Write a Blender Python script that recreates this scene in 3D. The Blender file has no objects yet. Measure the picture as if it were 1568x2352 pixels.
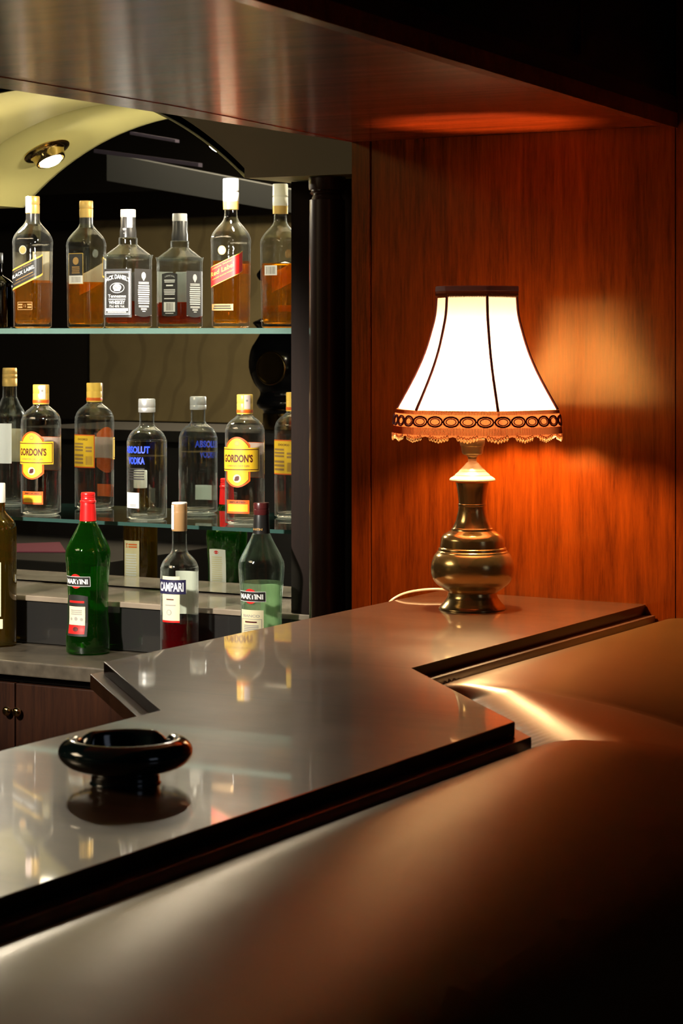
import bpy, bmesh, math, random
from mathutils import Vector
random.seed(7)
S = bpy.context.scene
C = bpy.context.scene.collection
PI = math.pi
H = 1.56                      # camera height; z values written "H - ..." are measured from eye level
ST, CT = 0.494, 0.8695        # sine and cosine of the camera's turn to the left
F = 5300.0                    # focal length in pixels of the 1568 x 2352 frame

# ------------------------------------------------------------------ camera
cam = bpy.data.cameras.new('camera')
cam.sensor_fit = 'VERTICAL'; cam.sensor_height = 36.0
cam.lens = F / 2352 * 36.0
cam.shift_y = -(1176 - 765) / 2352
cam.clip_start = 0.05
cam.dof.use_dof = True; cam.dof.focus_distance = 4.35; cam.dof.aperture_fstop = 16
camo = bpy.data.objects.new('camera', cam); C.objects.link(camo)
camo.location = (0, 0, H)
camo.rotation_euler = (PI / 2, 0, math.asin(ST))
S.camera = camo

# ------------------------------------------------------------------ world, exposure
w = bpy.data.worlds.new('world'); S.world = w; w.use_nodes = True
w.node_tree.nodes['Background'].inputs[0].default_value = (0.5, 0.6, 0.8, 1)
w.node_tree.nodes['Background'].inputs[1].default_value = 0.02
S.view_settings.view_transform = 'Standard'; S.view_settings.look = 'None'
S.view_settings.gamma = 1.0; S.view_settings.use_curve_mapping = False
S.view_settings.exposure = 0.0
S.cycles.use_denoising = True
S.cycles.max_bounces = 14; S.cycles.diffuse_bounces = 4; S.cycles.glossy_bounces = 6
S.cycles.transmission_bounces = 12; S.cycles.transparent_max_bounces = 48
S.cycles.sample_clamp_indirect = 4.0
S.cycles.caustics_refractive = True; S.cycles.caustics_reflective = True
S.cycles.blur_glossy = 0.3

BULB = 680.0        # table lamp bulb
SPOT = 1000.0        # niche downlights
def area(name, loc, rot, size, power, col):
    l = bpy.data.lights.new(name, 'AREA'); l.shape = 'RECTANGLE'; l.size, l.size_y = size
    l.energy = power; l.color = col
    o = bpy.data.objects.new(name, l); C.objects.link(o); o.location = loc; o.rotation_euler = rot
    return o
# unseen warm fill added to brighten the mirrored room, and cool evening light from the right
area('room_fill_light', (-4.6, 0.6, 2.85), (0, 0, 0), (1.6, 1.2), 50.0, (1.0, 0.78, 0.5))
area('room_side_light', (2.2, 1.6, 2.2), (0, math.radians(60), 0), (0.9, 0.9), 1.2, (0.7, 0.8, 1.0))

# downlight of the bartender's aisle under the canopy line, aimed at the shelves
sp = bpy.data.lights.new('aisle_spotlight', 'SPOT'); sp.energy = 330.0; sp.color = (1.0, 0.94, 0.82)
sp.spot_size = math.radians(42); sp.spot_blend = 0.35; sp.shadow_soft_size = 0.05
spo = bpy.data.objects.new('aisle_spotlight', sp); C.objects.link(spo); spo.location = (-2.9, 2.25, H + 0.30)
spo.rotation_euler = (Vector((-3.03, 4.2, H - 0.29)) - spo.location).to_track_quat('-Z', 'Y').to_euler()

# ------------------------------------------------------------------ pixel helpers
def on_y(px, y):              # pixel column -> (x) on the plane y
    a = (px - 784) / F
    Y = y / (ST * a + CT)
    X = a * Y
    return CT * X - ST * Y
def depth(px, y):
    a = (px - 784) / F
    return y / (ST * a + CT)
def z_at(px, py, y):
    return H - (py - 765) / F * depth(px, y)
MY = 4.315                    # plane of the mirror
def mir(px, py, yreal):       # real point whose mirror image is seen at the pixel
    yv = 2 * MY - yreal
    return (on_y(px, yv), yreal, z_at(px, py, yv))

# ------------------------------------------------------------------ materials
M = {}
def new_mat(name):
    m = bpy.data.materials.new(name); m.use_nodes = True
    M[name] = m
    return m, m.node_tree.nodes, m.node_tree.links, m.node_tree.nodes['Principled BSDF']
def plain(name, col, rough=0.5, metal=0.0, coat=0.0, spec=0.5, noise=0.0, nscale=30, **kw):
    m, n, l, p = new_mat(name)
    p.inputs['Base Color'].default_value = (*col, 1)
    p.inputs['Roughness'].default_value = rough
    p.inputs['Metallic'].default_value = metal
    p.inputs['Coat Weight'].default_value = coat
    p.inputs['Coat Roughness'].default_value = kw.get('coat_rough', 0.05)
    p.inputs['Specular IOR Level'].default_value = spec
    if kw.get('sss'):
        p.inputs['Subsurface Weight'].default_value = kw['sss']; p.inputs['Subsurface Radius'].default_value = (.01, .01, .01)
    if noise:
        t = n.new('ShaderNodeTexCoord'); x = n.new('ShaderNodeTexNoise'); x.inputs['Scale'].default_value = nscale
        x.inputs['Detail'].default_value = 5
        mx = n.new('ShaderNodeMix'); mx.data_type = 'RGBA'
        mx.inputs['A'].default_value = (*[c * (1 - noise) for c in col], 1)
        mx.inputs['B'].default_value = (*[min(1, c * (1 + noise)) for c in col], 1)
        l.new(t.outputs['Object'], x.inputs['Vector']); l.new(x.outputs['Fac'], mx.inputs['Factor'])
        l.new(mx.outputs['Result'], p.inputs['Base Color'])
        b = n.new('ShaderNodeBump'); b.inputs['Strength'].default_value = kw.get('bump', 0.05); b.inputs['Distance'].default_value = 0.002
        l.new(x.outputs['Fac'], b.inputs['Height']); l.new(b.outputs['Normal'], p.inputs['Normal'])
    return m
def wood(name, dark, light, axis, rough=0.3, coat=0.5, coat_rough=0.12, stretch=14, scale=9, bump=0.12, rot=0.0):
    m, n, l, p = new_mat(name)
    t = n.new('ShaderNodeTexCoord'); mp = n.new('ShaderNodeMapping')
    sc = [stretch, stretch, stretch]; sc[axis] = 1.0
    mp.inputs['Scale'].default_value = sc; mp.inputs['Rotation'].default_value = (0, 0, rot)
    l.new(t.outputs['Object'], mp.inputs['Vector'])
    a = n.new('ShaderNodeTexNoise'); a.inputs['Scale'].default_value = scale * 0.22; a.inputs['Detail'].default_value = 6; a.inputs['Distortion'].default_value = 0.8
    b = n.new('ShaderNodeTexNoise'); b.inputs['Scale'].default_value = scale * 1.7; b.inputs['Detail'].default_value = 8; b.inputs['Roughness'].default_value = 0.7
    c = n.new('ShaderNodeTexNoise'); c.inputs['Scale'].default_value = 1.7; c.inputs['Detail'].default_value = 2
    l.new(mp.outputs['Vector'], a.inputs['Vector']); l.new(mp.outputs['Vector'], b.inputs['Vector']); l.new(t.outputs['Object'], c.inputs['Vector'])
    ad = n.new('ShaderNodeMath'); ad.operation = 'ADD'; l.new(a.outputs['Fac'], ad.inputs[0]); l.new(b.outputs['Fac'], ad.inputs[1])
    ad2 = n.new('ShaderNodeMath'); ad2.operation = 'ADD'; l.new(ad.outputs[0], ad2.inputs[0]); l.new(c.outputs['Fac'], ad2.inputs[1])
    r = n.new('ShaderNodeMapRange'); r.inputs['From Min'].default_value = 1.1; r.inputs['From Max'].default_value = 1.9
    l.new(ad2.outputs[0], r.inputs['Value'])
    mx = n.new('ShaderNodeMix'); mx.data_type = 'RGBA'
    mx.inputs['A'].default_value = (*dark, 1); mx.inputs['B'].default_value = (*light, 1)
    l.new(r.outputs['Result'], mx.inputs['Factor']); l.new(mx.outputs['Result'], p.inputs['Base Color'])
    bp = n.new('ShaderNodeBump'); bp.inputs['Strength'].default_value = bump; bp.inputs['Distance'].default_value = 0.001
    l.new(b.outputs['Fac'], bp.inputs['Height']); l.new(bp.outputs['Normal'], p.inputs['Normal'])
    l.new(bp.outputs['Normal'], p.inputs['Coat Normal'])
    p.inputs['Roughness'].default_value = rough
    p.inputs['Coat Weight'].default_value = coat; p.inputs['Coat Roughness'].default_value = coat_rough
    return m
def schlick(n, l):
    lw = n.new('ShaderNodeLayerWeight'); lw.inputs['Blend'].default_value = 0.5
    pw = n.new('ShaderNodeMath'); pw.operation = 'POWER'; pw.inputs[1].default_value = 4.0; l.new(lw.outputs['Facing'], pw.inputs[0])
    ma = n.new('ShaderNodeMath'); ma.operation = 'MULTIPLY_ADD'; ma.inputs[1].default_value = 0.9; ma.inputs[2].default_value = 0.05
    l.new(pw.outputs[0], ma.inputs[0]); return ma
def glassy(name, tint, edge=(0.9, 0.95, 0.95), ior=1.45, rim=3.0, body=0.0, bodycol=None, top=0.9, wavy=0.0, rim_glint=0.0):
    # clear in the middle, truly refracting towards the silhouette, with a Fresnel gloss over all
    m, n, l, p = new_mat(name); n.remove(p)
    out = n['Material Output']
    tr = n.new('ShaderNodeBsdfTransparent'); tr.inputs[0].default_value = (*tint, 1)
    gl = n.new('ShaderNodeBsdfGlass'); gl.inputs['Color'].default_value = (*edge, 1); gl.inputs['IOR'].default_value = ior; gl.inputs['Roughness'].default_value = 0.0
    gs = n.new('ShaderNodeBsdfGlossy'); gs.inputs['Roughness'].default_value = 0.04; gs.inputs['Color'].default_value = (1, 1, 1, 1)
    if wavy:
        tc = n.new('ShaderNodeTexCoord'); nz = n.new('ShaderNodeTexNoise'); nz.inputs['Scale'].default_value = 55; nz.inputs['Detail'].default_value = 2
        bp = n.new('ShaderNodeBump'); bp.inputs['Strength'].default_value = wavy; bp.inputs['Distance'].default_value = 0.002
        l.new(tc.outputs['Object'], nz.inputs['Vector']); l.new(nz.outputs['Fac'], bp.inputs['Height'])
        l.new(bp.outputs['Normal'], gl.inputs['Normal']); l.new(bp.outputs['Normal'], gs.inputs['Normal'])
    lw = n.new('ShaderNodeLayerWeight'); lw.inputs['Blend'].default_value = 0.5
    pw = n.new('ShaderNodeMath'); pw.operation = 'POWER'; pw.inputs[1].default_value = rim
    ml = n.new('ShaderNodeMath'); ml.operation = 'MULTIPLY'; ml.inputs[1].default_value = top
    l.new(lw.outputs['Facing'], pw.inputs[0]); l.new(pw.outputs[0], ml.inputs[0])
    m1 = n.new('ShaderNodeMixShader'); l.new(ml.outputs[0], m1.inputs[0]); l.new(tr.outputs[0], m1.inputs[1]); l.new(gl.outputs[0], m1.inputs[2])
    last = m1
    if body:
        df = n.new('ShaderNodeBsdfTranslucent'); df.inputs[0].default_value = (*bodycol, 1)
        d2 = n.new('ShaderNodeBsdfDiffuse'); d2.inputs[0].default_value = (*bodycol, 1)
        mm = n.new('ShaderNodeMixShader'); mm.inputs[0].default_value = 0.5; l.new(df.outputs[0], mm.inputs[1]); l.new(d2.outputs[0], mm.inputs[2])
        m0 = n.new('ShaderNodeMixShader'); m0.inputs[0].default_value = body; l.new(m1.outputs[0], m0.inputs[1]); l.new(mm.outputs[0], m0.inputs[2]); last = m0
    if rim_glint:  # pale diffuse rim paints in the bright highlight lines along the silhouette
        ps = n.new('ShaderNodeMath'); ps.operation = 'POWER'; ps.inputs[1].default_value = 6.0; l.new(lw.outputs['Facing'], ps.inputs[0])
        pm = n.new('ShaderNodeMath'); pm.operation = 'MULTIPLY'; pm.inputs[1].default_value = rim_glint; l.new(ps.outputs[0], pm.inputs[0])
        sd = n.new('ShaderNodeBsdfTranslucent'); sd.inputs[0].default_value = (*edge, 1)
        se = n.new('ShaderNodeBsdfDiffuse'); se.inputs[0].default_value = (*edge, 1)
        sm = n.new('ShaderNodeMixShader'); sm.inputs[0].default_value = .5; l.new(sd.outputs[0], sm.inputs[1]); l.new(se.outputs[0], sm.inputs[2])
        ms = n.new('ShaderNodeMixShader'); l.new(pm.outputs[0], ms.inputs[0]); l.new(last.outputs[0], ms.inputs[1]); l.new(sm.outputs[0], ms.inputs[2]); last = ms
    fr = schlick(n, l)
    m2 = n.new('ShaderNodeMixShader'); l.new(fr.outputs[0], m2.inputs[0]); l.new(last.outputs[0], m2.inputs[1]); l.new(gs.outputs[0], m2.inputs[2])
    l.new(m2.outputs[0], out.inputs['Surface'])
    return m
def thin_glass(name, tint):
    m, n, l, p = new_mat(name); n.remove(p); out = n['Material Output']
    tr = n.new('ShaderNodeBsdfTransparent'); tr.inputs[0].default_value = (*tint, 1)
    gs = n.new('ShaderNodeBsdfGlossy'); gs.inputs['Roughness'].default_value = 0.0
    fr = schlick(n, l)
    m2 = n.new('ShaderNodeMixShader'); l.new(fr.outputs[0], m2.inputs[0]); l.new(tr.outputs[0], m2.inputs[1]); l.new(gs.outputs[0], m2.inputs[2])
    l.new(m2.outputs[0], out.inputs['Surface'])
    return m
def cloth(name, col, trans=0.5, rough=0.9):
    m, n, l, p = new_mat(name); out = n['Material Output']
    p.inputs['Base Color'].default_value = (*col, 1); p.inputs['Roughness'].default_value = rough; p.inputs['Specular IOR Level'].default_value = 0.1
    t = n.new('ShaderNodeBsdfTranslucent'); t.inputs[0].default_value = (*col, 1)
    mx = n.new('ShaderNodeMixShader'); mx.inputs[0].default_value = trans
    l.new(p.outputs[0], mx.inputs[1]); l.new(t.outputs[0], mx.inputs[2]); l.new(mx.outputs[0], out.inputs['Surface'])
    return m
def emit(name, col, st):
    m, n, l, p = new_mat(name); n.remove(p)
    e = n.new('ShaderNodeEmission'); e.inputs[0].default_value = (*col, 1); e.inputs[1].default_value = st
    l.new(e.outputs[0], n['Material Output'].inputs['Surface'])
    return m

wood('wall_wood', (0.036, 0.004, 0.001), (0.23, 0.037, 0.002), 2, rough=0.20, coat=0.0)
for k_ in ('wall_wood',):
    p_ = M[k_].node_tree.nodes['Principled BSDF']; p_.inputs['IOR'].default_value = 1.75; p_.inputs['Specular Tint'].default_value = (1.0, 0.62, 0.25, 1)
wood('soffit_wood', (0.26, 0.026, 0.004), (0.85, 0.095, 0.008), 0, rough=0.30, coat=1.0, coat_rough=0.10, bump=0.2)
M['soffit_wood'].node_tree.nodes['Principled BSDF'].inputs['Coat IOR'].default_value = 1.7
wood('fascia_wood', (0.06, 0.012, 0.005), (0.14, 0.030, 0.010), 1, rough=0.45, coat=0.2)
wood('upper_wood', (0.022, 0.020, 0.012), (0.042, 0.032, 0.018), 2, rough=0.4, coat=0.2)
wood('dark_wood', (0.022, 0.010, 0.007), (0.06, 0.022, 0.012), 2, rough=0.28, coat=1.0, coat_rough=0.14, bump=0.04)
wood('pier_wood', (0.008, 0.005, 0.004), (0.018, 0.009, 0.006), 2, rough=0.6, coat=0.0)
M['pier_wood'].node_tree.nodes['Principled BSDF'].inputs['Specular IOR Level'].default_value = 0.1
wood('cabinet_wood', (0.012, 0.004, 0.002), (0.035, 0.011, 0.004), 2, rough=0.5, coat=0.0)
M['cabinet_wood'].node_tree.nodes['Principled BSDF'].inputs['Specular IOR Level'].default_value = 0.15
wood('ledge_wood', (0.10, 0.045, 0.025), (0.22, 0.10, 0.055), 1, rough=0.35, coat=0.5)
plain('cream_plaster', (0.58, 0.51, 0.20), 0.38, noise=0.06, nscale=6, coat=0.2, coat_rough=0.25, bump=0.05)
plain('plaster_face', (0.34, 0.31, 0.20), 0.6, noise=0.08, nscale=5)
plain('black_edge', (0.008, 0.006, 0.005), 0.3, coat=0.3)
plain('brass', (0.62, 0.46, 0.20), 0.12, metal=1.0)
plain('brass_dull', (0.34, 0.27, 0.14), 0.35, metal=0.8)
plain('brass_lamp', (0.60, 0.43, 0.18), 0.19, metal=0.82)
plain('brass_bright', (0.92, 0.80, 0.55), 0.3, metal=0.25)  # pale and half diffuse: the bulb's light on the cap is in the colour
plain('chrome_white', (0.85, 0.85, 0.83), 0.3, metal=0.7)
plain('black_gloss', (0.006, 0.006, 0.007), 0.08, coat=1.0)
plain('ashtray_glaze', (0.006, 0.026, 0.030), 0.12, coat=1.0, coat_rough=0.03)
plain('cord_plastic', (0.75, 0.66, 0.55), 0.3, coat=0.5)
plain('floor_dark', (0.05, 0.03, 0.02), 0.5, noise=0.3)
plain('wall_olive', (0.46, 0.38, 0.20), 0.8, noise=0.2, nscale=7)
def scrolls(name):          # faint scrolling plant pattern on the olive panel
    nt = M[name].node_tree; n, l = nt.nodes, nt.links; p = n['Principled BSDF']
    src = p.inputs['Base Color'].links[0].from_socket
    t = n.new('ShaderNodeTexCoord'); w_ = n.new('ShaderNodeTexWave'); w_.wave_type = 'RINGS'; w_.rings_direction = 'SPHERICAL'
    w_.inputs['Scale'].default_value = 2.2; w_.inputs['Distortion'].default_value = 9; w_.inputs['Detail'].default_value = 1; w_.inputs['Detail Scale'].default_value = 1.3
    l.new(t.outputs['Object'], w_.inputs['Vector'])
    r_ = n.new('ShaderNodeMapRange'); r_.inputs['From Min'].default_value = .80; r_.inputs['From Max'].default_value = .95; r_.inputs['To Max'].default_value = .28
    l.new(w_.outputs['Fac'], r_.inputs['Value'])
    mx = n.new('ShaderNodeMix'); mx.data_type = 'RGBA'; mx.inputs['B'].default_value = (0.16, 0.13, 0.07, 1)
    l.new(r_.outputs['Result'], mx.inputs['Factor']); l.new(src, mx.inputs['A']); l.new(mx.outputs['Result'], p.inputs['Base Color'])
scrolls('wall_olive')
plain('wall_dark', (0.025, 0.022, 0.018), 0.6)
plain('band_grey', (0.10, 0.11, 0.12), 0.6)
plain('beam_purple', (0.09, 0.08, 0.13), 0.5)
plain('pink_paper', (0.45, 0.10, 0.17), 0.7)
plain('box_brown', (0.26, 0.12, 0.07), 0.7, noise=0.3, nscale=20)
plain('stone_dark', (0.055, 0.044, 0.031), 0.35, noise=0.7, nscale=40, coat=0.5, coat_rough=0.1)
plain('stone_black', (0.018, 0.017, 0.016), 0.12, coat=0.8, coat_rough=0.03)
plain('stone_ledge', (0.24, 0.19, 0.14), 0.25, noise=0.45, nscale=14, coat=0.5, coat_rough=0.08)
plain('paper_white', (0.86, 0.84, 0.78), 0.6, sss=0.0)
cloth('label_paper', (0.90, 0.88, 0.82), 0.55)
plain('ink_black', (0.012, 0.011, 0.010), 0.45)
plain('label_black', (0.02, 0.018, 0.016), 0.45)
plain('label_charcoal', (0.028, 0.026, 0.025), 0.55, spec=0.3)
plain('label_red', (0.72, 0.012, 0.01), 0.4)
plain('label_gold', (0.80, 0.50, 0.08), 0.4, metal=0.2)
plain('label_bronze', (0.45, 0.26, 0.09), 0.4, metal=0.3)
plain('label_yellow', (0.88, 0.54, 0.025), 0.45)
plain('label_orange', (0.72, 0.12, 0.01), 0.45)
plain('ink_maroon', (0.10, 0.012, 0.01), 0.45)
plain('label_cream', (0.80, 0.72, 0.46), 0.5)
plain('label_navy', (0.02, 0.018, 0.06), 0.4)
plain('ink_white', (0.88, 0.87, 0.84), 0.5)
plain('ink_blue', (0.03, 0.08, 0.85), 0.4)
plain('ink_grey', (0.35, 0.33, 0.30), 0.5)
plain('cap_red', (0.75, 0.012, 0.012), 0.3, coat=0.4)
plain('cap_white', (0.85, 0.82, 0.74), 0.35, coat=0.3)
plain('cap_tan', (0.42, 0.24, 0.10), 0.35, coat=0.3)
plain('cap_maroon', (0.07, 0.012, 0.012), 0.25, coat=0.5)
plain('cap_black', (0.015, 0.014, 0.013), 0.3, coat=0.4)
plain('cap_yellow', (0.93, 0.58, 0.10), 0.35, coat=0.3)
plain('cap_gold', (0.80, 0.52, 0.16), 0.3, metal=0.6)
plain('seal_pink', (0.85, 0.66, 0.60), 0.5)
glassy('glass_clear', (0.95, 0.965, 0.955), edge=(0.97, 0.98, 0.97), rim=2.4, wavy=0.35, rim_glint=0.55)
glassy('glass_base_glint', (0.9, 0.92, 0.9), body=0.22, bodycol=(0.9, 0.9, 0.84), wavy=0.8, rim=1.0)  # whitish body paints the sparkle of refracted light into the bottle's base
glassy('glass_base_glint_amber', (0.95, 0.75, 0.3), edge=(1, .8, .3), body=0.25, bodycol=(0.95, 0.62, 0.10), wavy=0.8, rim=1.0)  # golden body paints the same sparkle under amber liquids
glassy('glass_frost', (0.88, 0.9, 0.9), rim=1.6)
glassy('glass_green', (0.22, 0.62, 0.12), edge=(0.3, 0.75, 0.2), body=0.032, bodycol=(0.06, 0.38, 0.03), wavy=0.35, rim_glint=0.25)
glassy('glass_aqua', (0.92, 0.965, 0.945), edge=(0.80, 0.96, 0.90), rim=2.2, wavy=0.35, rim_glint=0.4)
glassy('glass_olive', (0.55, 0.44, 0.06), edge=(0.8, 0.65, 0.2), body=0.08, bodycol=(0.30, 0.20, 0.02))
glassy('glass_dark', (0.05, 0.03, 0.03), edge=(0.2, 0.1, 0.08))
glassy('liquid_whisky', (0.95, 0.56, 0.05), edge=(1.0, 0.66, 0.10), ior=1.3, rim=1.6, body=0.06, bodycol=(0.85, 0.40, 0.008), wavy=0.3)  # diffuse amber body stands in for the glow of refracted shelf light
glassy('liquid_bourbon', (0.80, 0.20, 0.02), edge=(0.9, 0.3, 0.05), ior=1.25, rim=2.0, body=0.12, bodycol=(0.40, 0.07, 0.006))
glassy('liquid_clear', (0.97, 0.98, 0.97), edge=(0.97, 0.98, 0.97), ior=1.2)
glassy('liquid_dark', (0.02, 0.03, 0.01), edge=(0.1, 0.1, 0.03), ior=1.2)
glassy('liquid_red', (0.30, 0.008, 0.01), edge=(0.6, 0.02, 0.03), ior=1.2, body=0.25, bodycol=(0.25, 0.004, 0.008))
glassy('liquid_pale', (0.92, 0.96, 0.84), edge=(0.85, 0.94, 0.78), ior=1.2, body=0.20, bodycol=(0.52, 0.68, 0.44))
glassy('liquid_olive', (0.55, 0.36, 0.04), edge=(0.7, 0.5, 0.1), ior=1.2, body=0.2, bodycol=(0.32, 0.18, 0.01))
thin_glass('shelf_glass', (0.93, 0.97, 0.95))
cloth('shelf_edge_lit', (0.17, 0.28, 0.25), 0.5, 0.2)  # light piped through the glass is put into this paler green
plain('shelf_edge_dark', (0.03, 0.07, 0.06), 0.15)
cloth('shade_cloth', (0.27, 0.266, 0.255), 0.72)
cloth('braid', (0.22, 0.065, 0.025), 0.30)
cloth('braid_dark', (0.16, 0.045, 0.05), 0.12)
cloth('braid_mauve', (0.22, 0.13, 0.14), 0.15)
cloth('fringe_tip', (0.92, 0.70, 0.42), 0.45)
emit('bulb_glow', (1.0, 0.62, 0.29), BULB)
emit('spot_glow', (1.0, 0.90, 0.72), SPOT)
mm, n_, l_, p_ = new_mat('mirror'); p_.inputs['Metallic'].default_value = 1.0; p_.inputs['Roughness'].default_value = 0.0
p_.inputs['Base Color'].default_value = (0.86, 0.88, 0.86, 1)

def counter_material():
    m, n, l, p = new_mat('counter_top')
    t = n.new('ShaderNodeTexCoord'); mp = n.new('ShaderNodeMapping'); mp.inputs['Scale'].default_value = (1, 14, 1)
    mp.inputs['Rotation'].default_value = (0, 0, math.radians(-29.6))
    l.new(t.outputs['Object'], mp.inputs['Vector'])
    a = n.new('ShaderNodeTexNoise'); a.inputs['Scale'].default_value = 5; a.inputs['Detail'].default_value = 8; a.inputs['Roughness'].default_value = 0.65
    l.new(mp.outputs['Vector'], a.inputs['Vector'])
    b = n.new('ShaderNodeTexNoise'); b.inputs['Scale'].default_value = 7; b.inputs['Detail'].default_value = 3; l.new(t.outputs['Object'], b.inputs['Vector'])
    mx = n.new('ShaderNodeMix'); mx.data_type = 'RGBA'; mx.inputs['A'].default_value = (0.050, 0.020, 0.009, 1); mx.inputs['B'].default_value = (0.17, 0.082, 0.042, 1)
    l.new(a.outputs['Fac'], mx.inputs['Factor'])
    # veneer joints across the top, at the two corners of the jog
    sx = n.new('ShaderNodeSeparateXYZ'); l.new(t.outputs['Object'], sx.inputs[0])
    prev = mx
    for yy in (2.476, 2.802):
        s = n.new('ShaderNodeMath'); s.operation = 'SUBTRACT'; s.inputs[1].default_value = yy; l.new(sx.outputs['Y'], s.inputs[0])
        ab = n.new('ShaderNodeMath'); ab.operation = 'ABSOLUTE'; l.new(s.outputs[0], ab.inputs[0])
        lt = n.new('ShaderNodeMath'); lt.operation = 'LESS_THAN'; lt.inputs[1].default_value = 0.0012; l.new(ab.outputs[0], lt.inputs[0])
        m2 = n.new('ShaderNodeMix'); m2.data_type = 'RGBA'; m2.inputs['B'].default_value = (0.012, 0.006, 0.004, 1)
        l.new(lt.outputs[0], m2.inputs['Factor']); l.new(prev.outputs['Result'], m2.inputs['A']); prev = m2
    l.new(prev.outputs['Result'], p.inputs['Base Color'])
    rr = n.new('ShaderNodeMapRange'); rr.inputs['To Min'].default_value = 0.26; rr.inputs['To Max'].default_value = 0.42
    l.new(b.outputs['Fac'], rr.inputs['Value']); l.new(rr.outputs['Result'], p.inputs['Roughness'])
    p.inputs['IOR'].default_value = 1.8; p.inputs['Specular Tint'].default_value = (1.0, 0.86, 0.68, 1); p.inputs['Coat Weight'].default_value = 0.85; p.inputs['Coat Roughness'].default_value = 0.03; p.inputs['Coat IOR'].default_value = 1.5
    bp = n.new('ShaderNodeBump'); bp.inputs['Strength'].default_value = 0.14; bp.inputs['Distance'].default_value = 0.0006
    l.new(a.outputs['Fac'], bp.inputs['Height']); l.new(bp.outputs['Normal'], p.inputs['Normal'])
counter_material()
def leather_material():
    m, n, l, p = new_mat('leather')
    t = n.new('ShaderNodeTexCoord')
    v = n.new('ShaderNodeTexVoronoi'); v.inputs['Scale'].default_value = 700; l.new(t.outputs['Object'], v.inputs['Vector'])
    a = n.new('ShaderNodeTexNoise'); a.inputs['Scale'].default_value = 9; a.inputs['Detail'].default_value = 6; l.new(t.outputs['Object'], a.inputs['Vector'])
    mx = n.new('ShaderNodeMix'); mx.data_type = 'RGBA'; mx.inputs['A'].default_value = (0.088, 0.042, 0.009, 1); mx.inputs['B'].default_value = (0.135, 0.065, 0.014, 1)
    l.new(a.outputs['Fac'], mx.inputs['Factor']); l.new(mx.outputs['Result'], p.inputs['Base Color'])
    p.inputs['Roughness'].default_value = 0.29; p.inputs['IOR'].default_value = 2.1; p.inputs['Specular Tint'].default_value = (1.0, 0.80, 0.50, 1); p.inputs['Coat Weight'].default_value = 0.15; p.inputs['Coat Roughness'].default_value = 0.30; p.inputs['Coat IOR'].default_value = 1.5
    bp = n.new('ShaderNodeBump'); bp.inputs['Strength'].default_value = 0.10; bp.inputs['Distance'].default_value = 0.0008
    b2 = n.new('ShaderNodeBump'); b2.inputs['Strength'].default_value = 0.15; b2.inputs['Distance'].default_value = 0.004
    l.new(a.outputs['Fac'], b2.inputs['Height'])
    l.new(v.outputs['Distance'], bp.inputs['Height']); l.new(b2.outputs['Normal'], bp.inputs['Normal']); l.new(bp.outputs['Normal'], p.inputs['Normal'])
leather_material()

# ------------------------------------------------------------------ mesh helpers
def obj(name, bm, mats, parent=None, smooth=False, angle=None, loc=None):
    me = bpy.data.meshes.new(name)
    bm.normal_update(); bm.to_mesh(me); bm.free()
    for k in (mats if isinstance(mats, (list, tuple)) else [mats]):
        me.materials.append(M[k])
    if smooth:
        me.polygons.foreach_set('use_smooth', [True] * len(me.polygons))
        if angle: me.set_sharp_from_angle(angle=math.radians(angle))
    o = bpy.data.objects.new(name, me); C.objects.link(o)
    if parent: o.parent = parent
    if loc: o.location = loc
    return o
def tag(o, label, cat, group=None):
    o['label'] = label; o['category'] = cat
    if group: o['group'] = group
    return o
def struct(o, label=None):
    o['kind'] = 'structure'
    if label: o['label'] = label
    return o
def thing(name, label, cat, loc=(0, 0, 0), group=None, rz=0):
    o = bpy.data.objects.new(name, None); C.objects.link(o); o.location = loc; o.rotation_euler = (0, 0, rz)
    o.empty_display_size = 0.05
    return tag(o, label, cat, group)
def box(bm, x0, x1, y0, y1, z0, z1, mi=0, bev=0.0):
    vs = [bm.verts.new((x, y, z)) for x in (x0, x1) for y in (y0, y1) for z in (z0, z1)]
    idx = [(0, 1, 3, 2), (4, 6, 7, 5), (0, 4, 5, 1), (2, 3, 7, 6), (0, 2, 6, 4), (1, 5, 7, 3)]
    fs = [bm.faces.new([vs[i] for i in f]) for f in idx]
    for f in fs: f.material_index = mi
    if bev:
        es = list({e for f in fs for e in f.edges})
        bmesh.ops.bevel(bm, geom=es, offset=bev, segments=2, affect='EDGES', profile=0.6)
    return fs
def boxm(*a, **k):
    bm = bmesh.new(); box(bm, *a, **k); return bm
def prism(bm, pts, z0, z1, mi=0, top_mi=None, bev=0.0):
    lo = [bm.verts.new((x, y, z0)) for x, y in pts]; hi = [bm.verts.new((x, y, z1)) for x, y in pts]
    k = len(pts)
    ft = bm.faces.new(hi); fb = bm.faces.new(lo[::-1])
    fb.material_index = mi; ft.material_index = mi if top_mi is None else top_mi
    for i in range(k):
        f = bm.faces.new((lo[i], lo[(i + 1) % k], hi[(i + 1) % k], hi[i])); f.material_index = mi
    if bev:
        bmesh.ops.bevel(bm, geom=list(ft.edges), offset=bev, segments=2, affect='EDGES', profile=0.6)
    bmesh.ops.recalc_face_normals(bm, faces=bm.faces)
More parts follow.
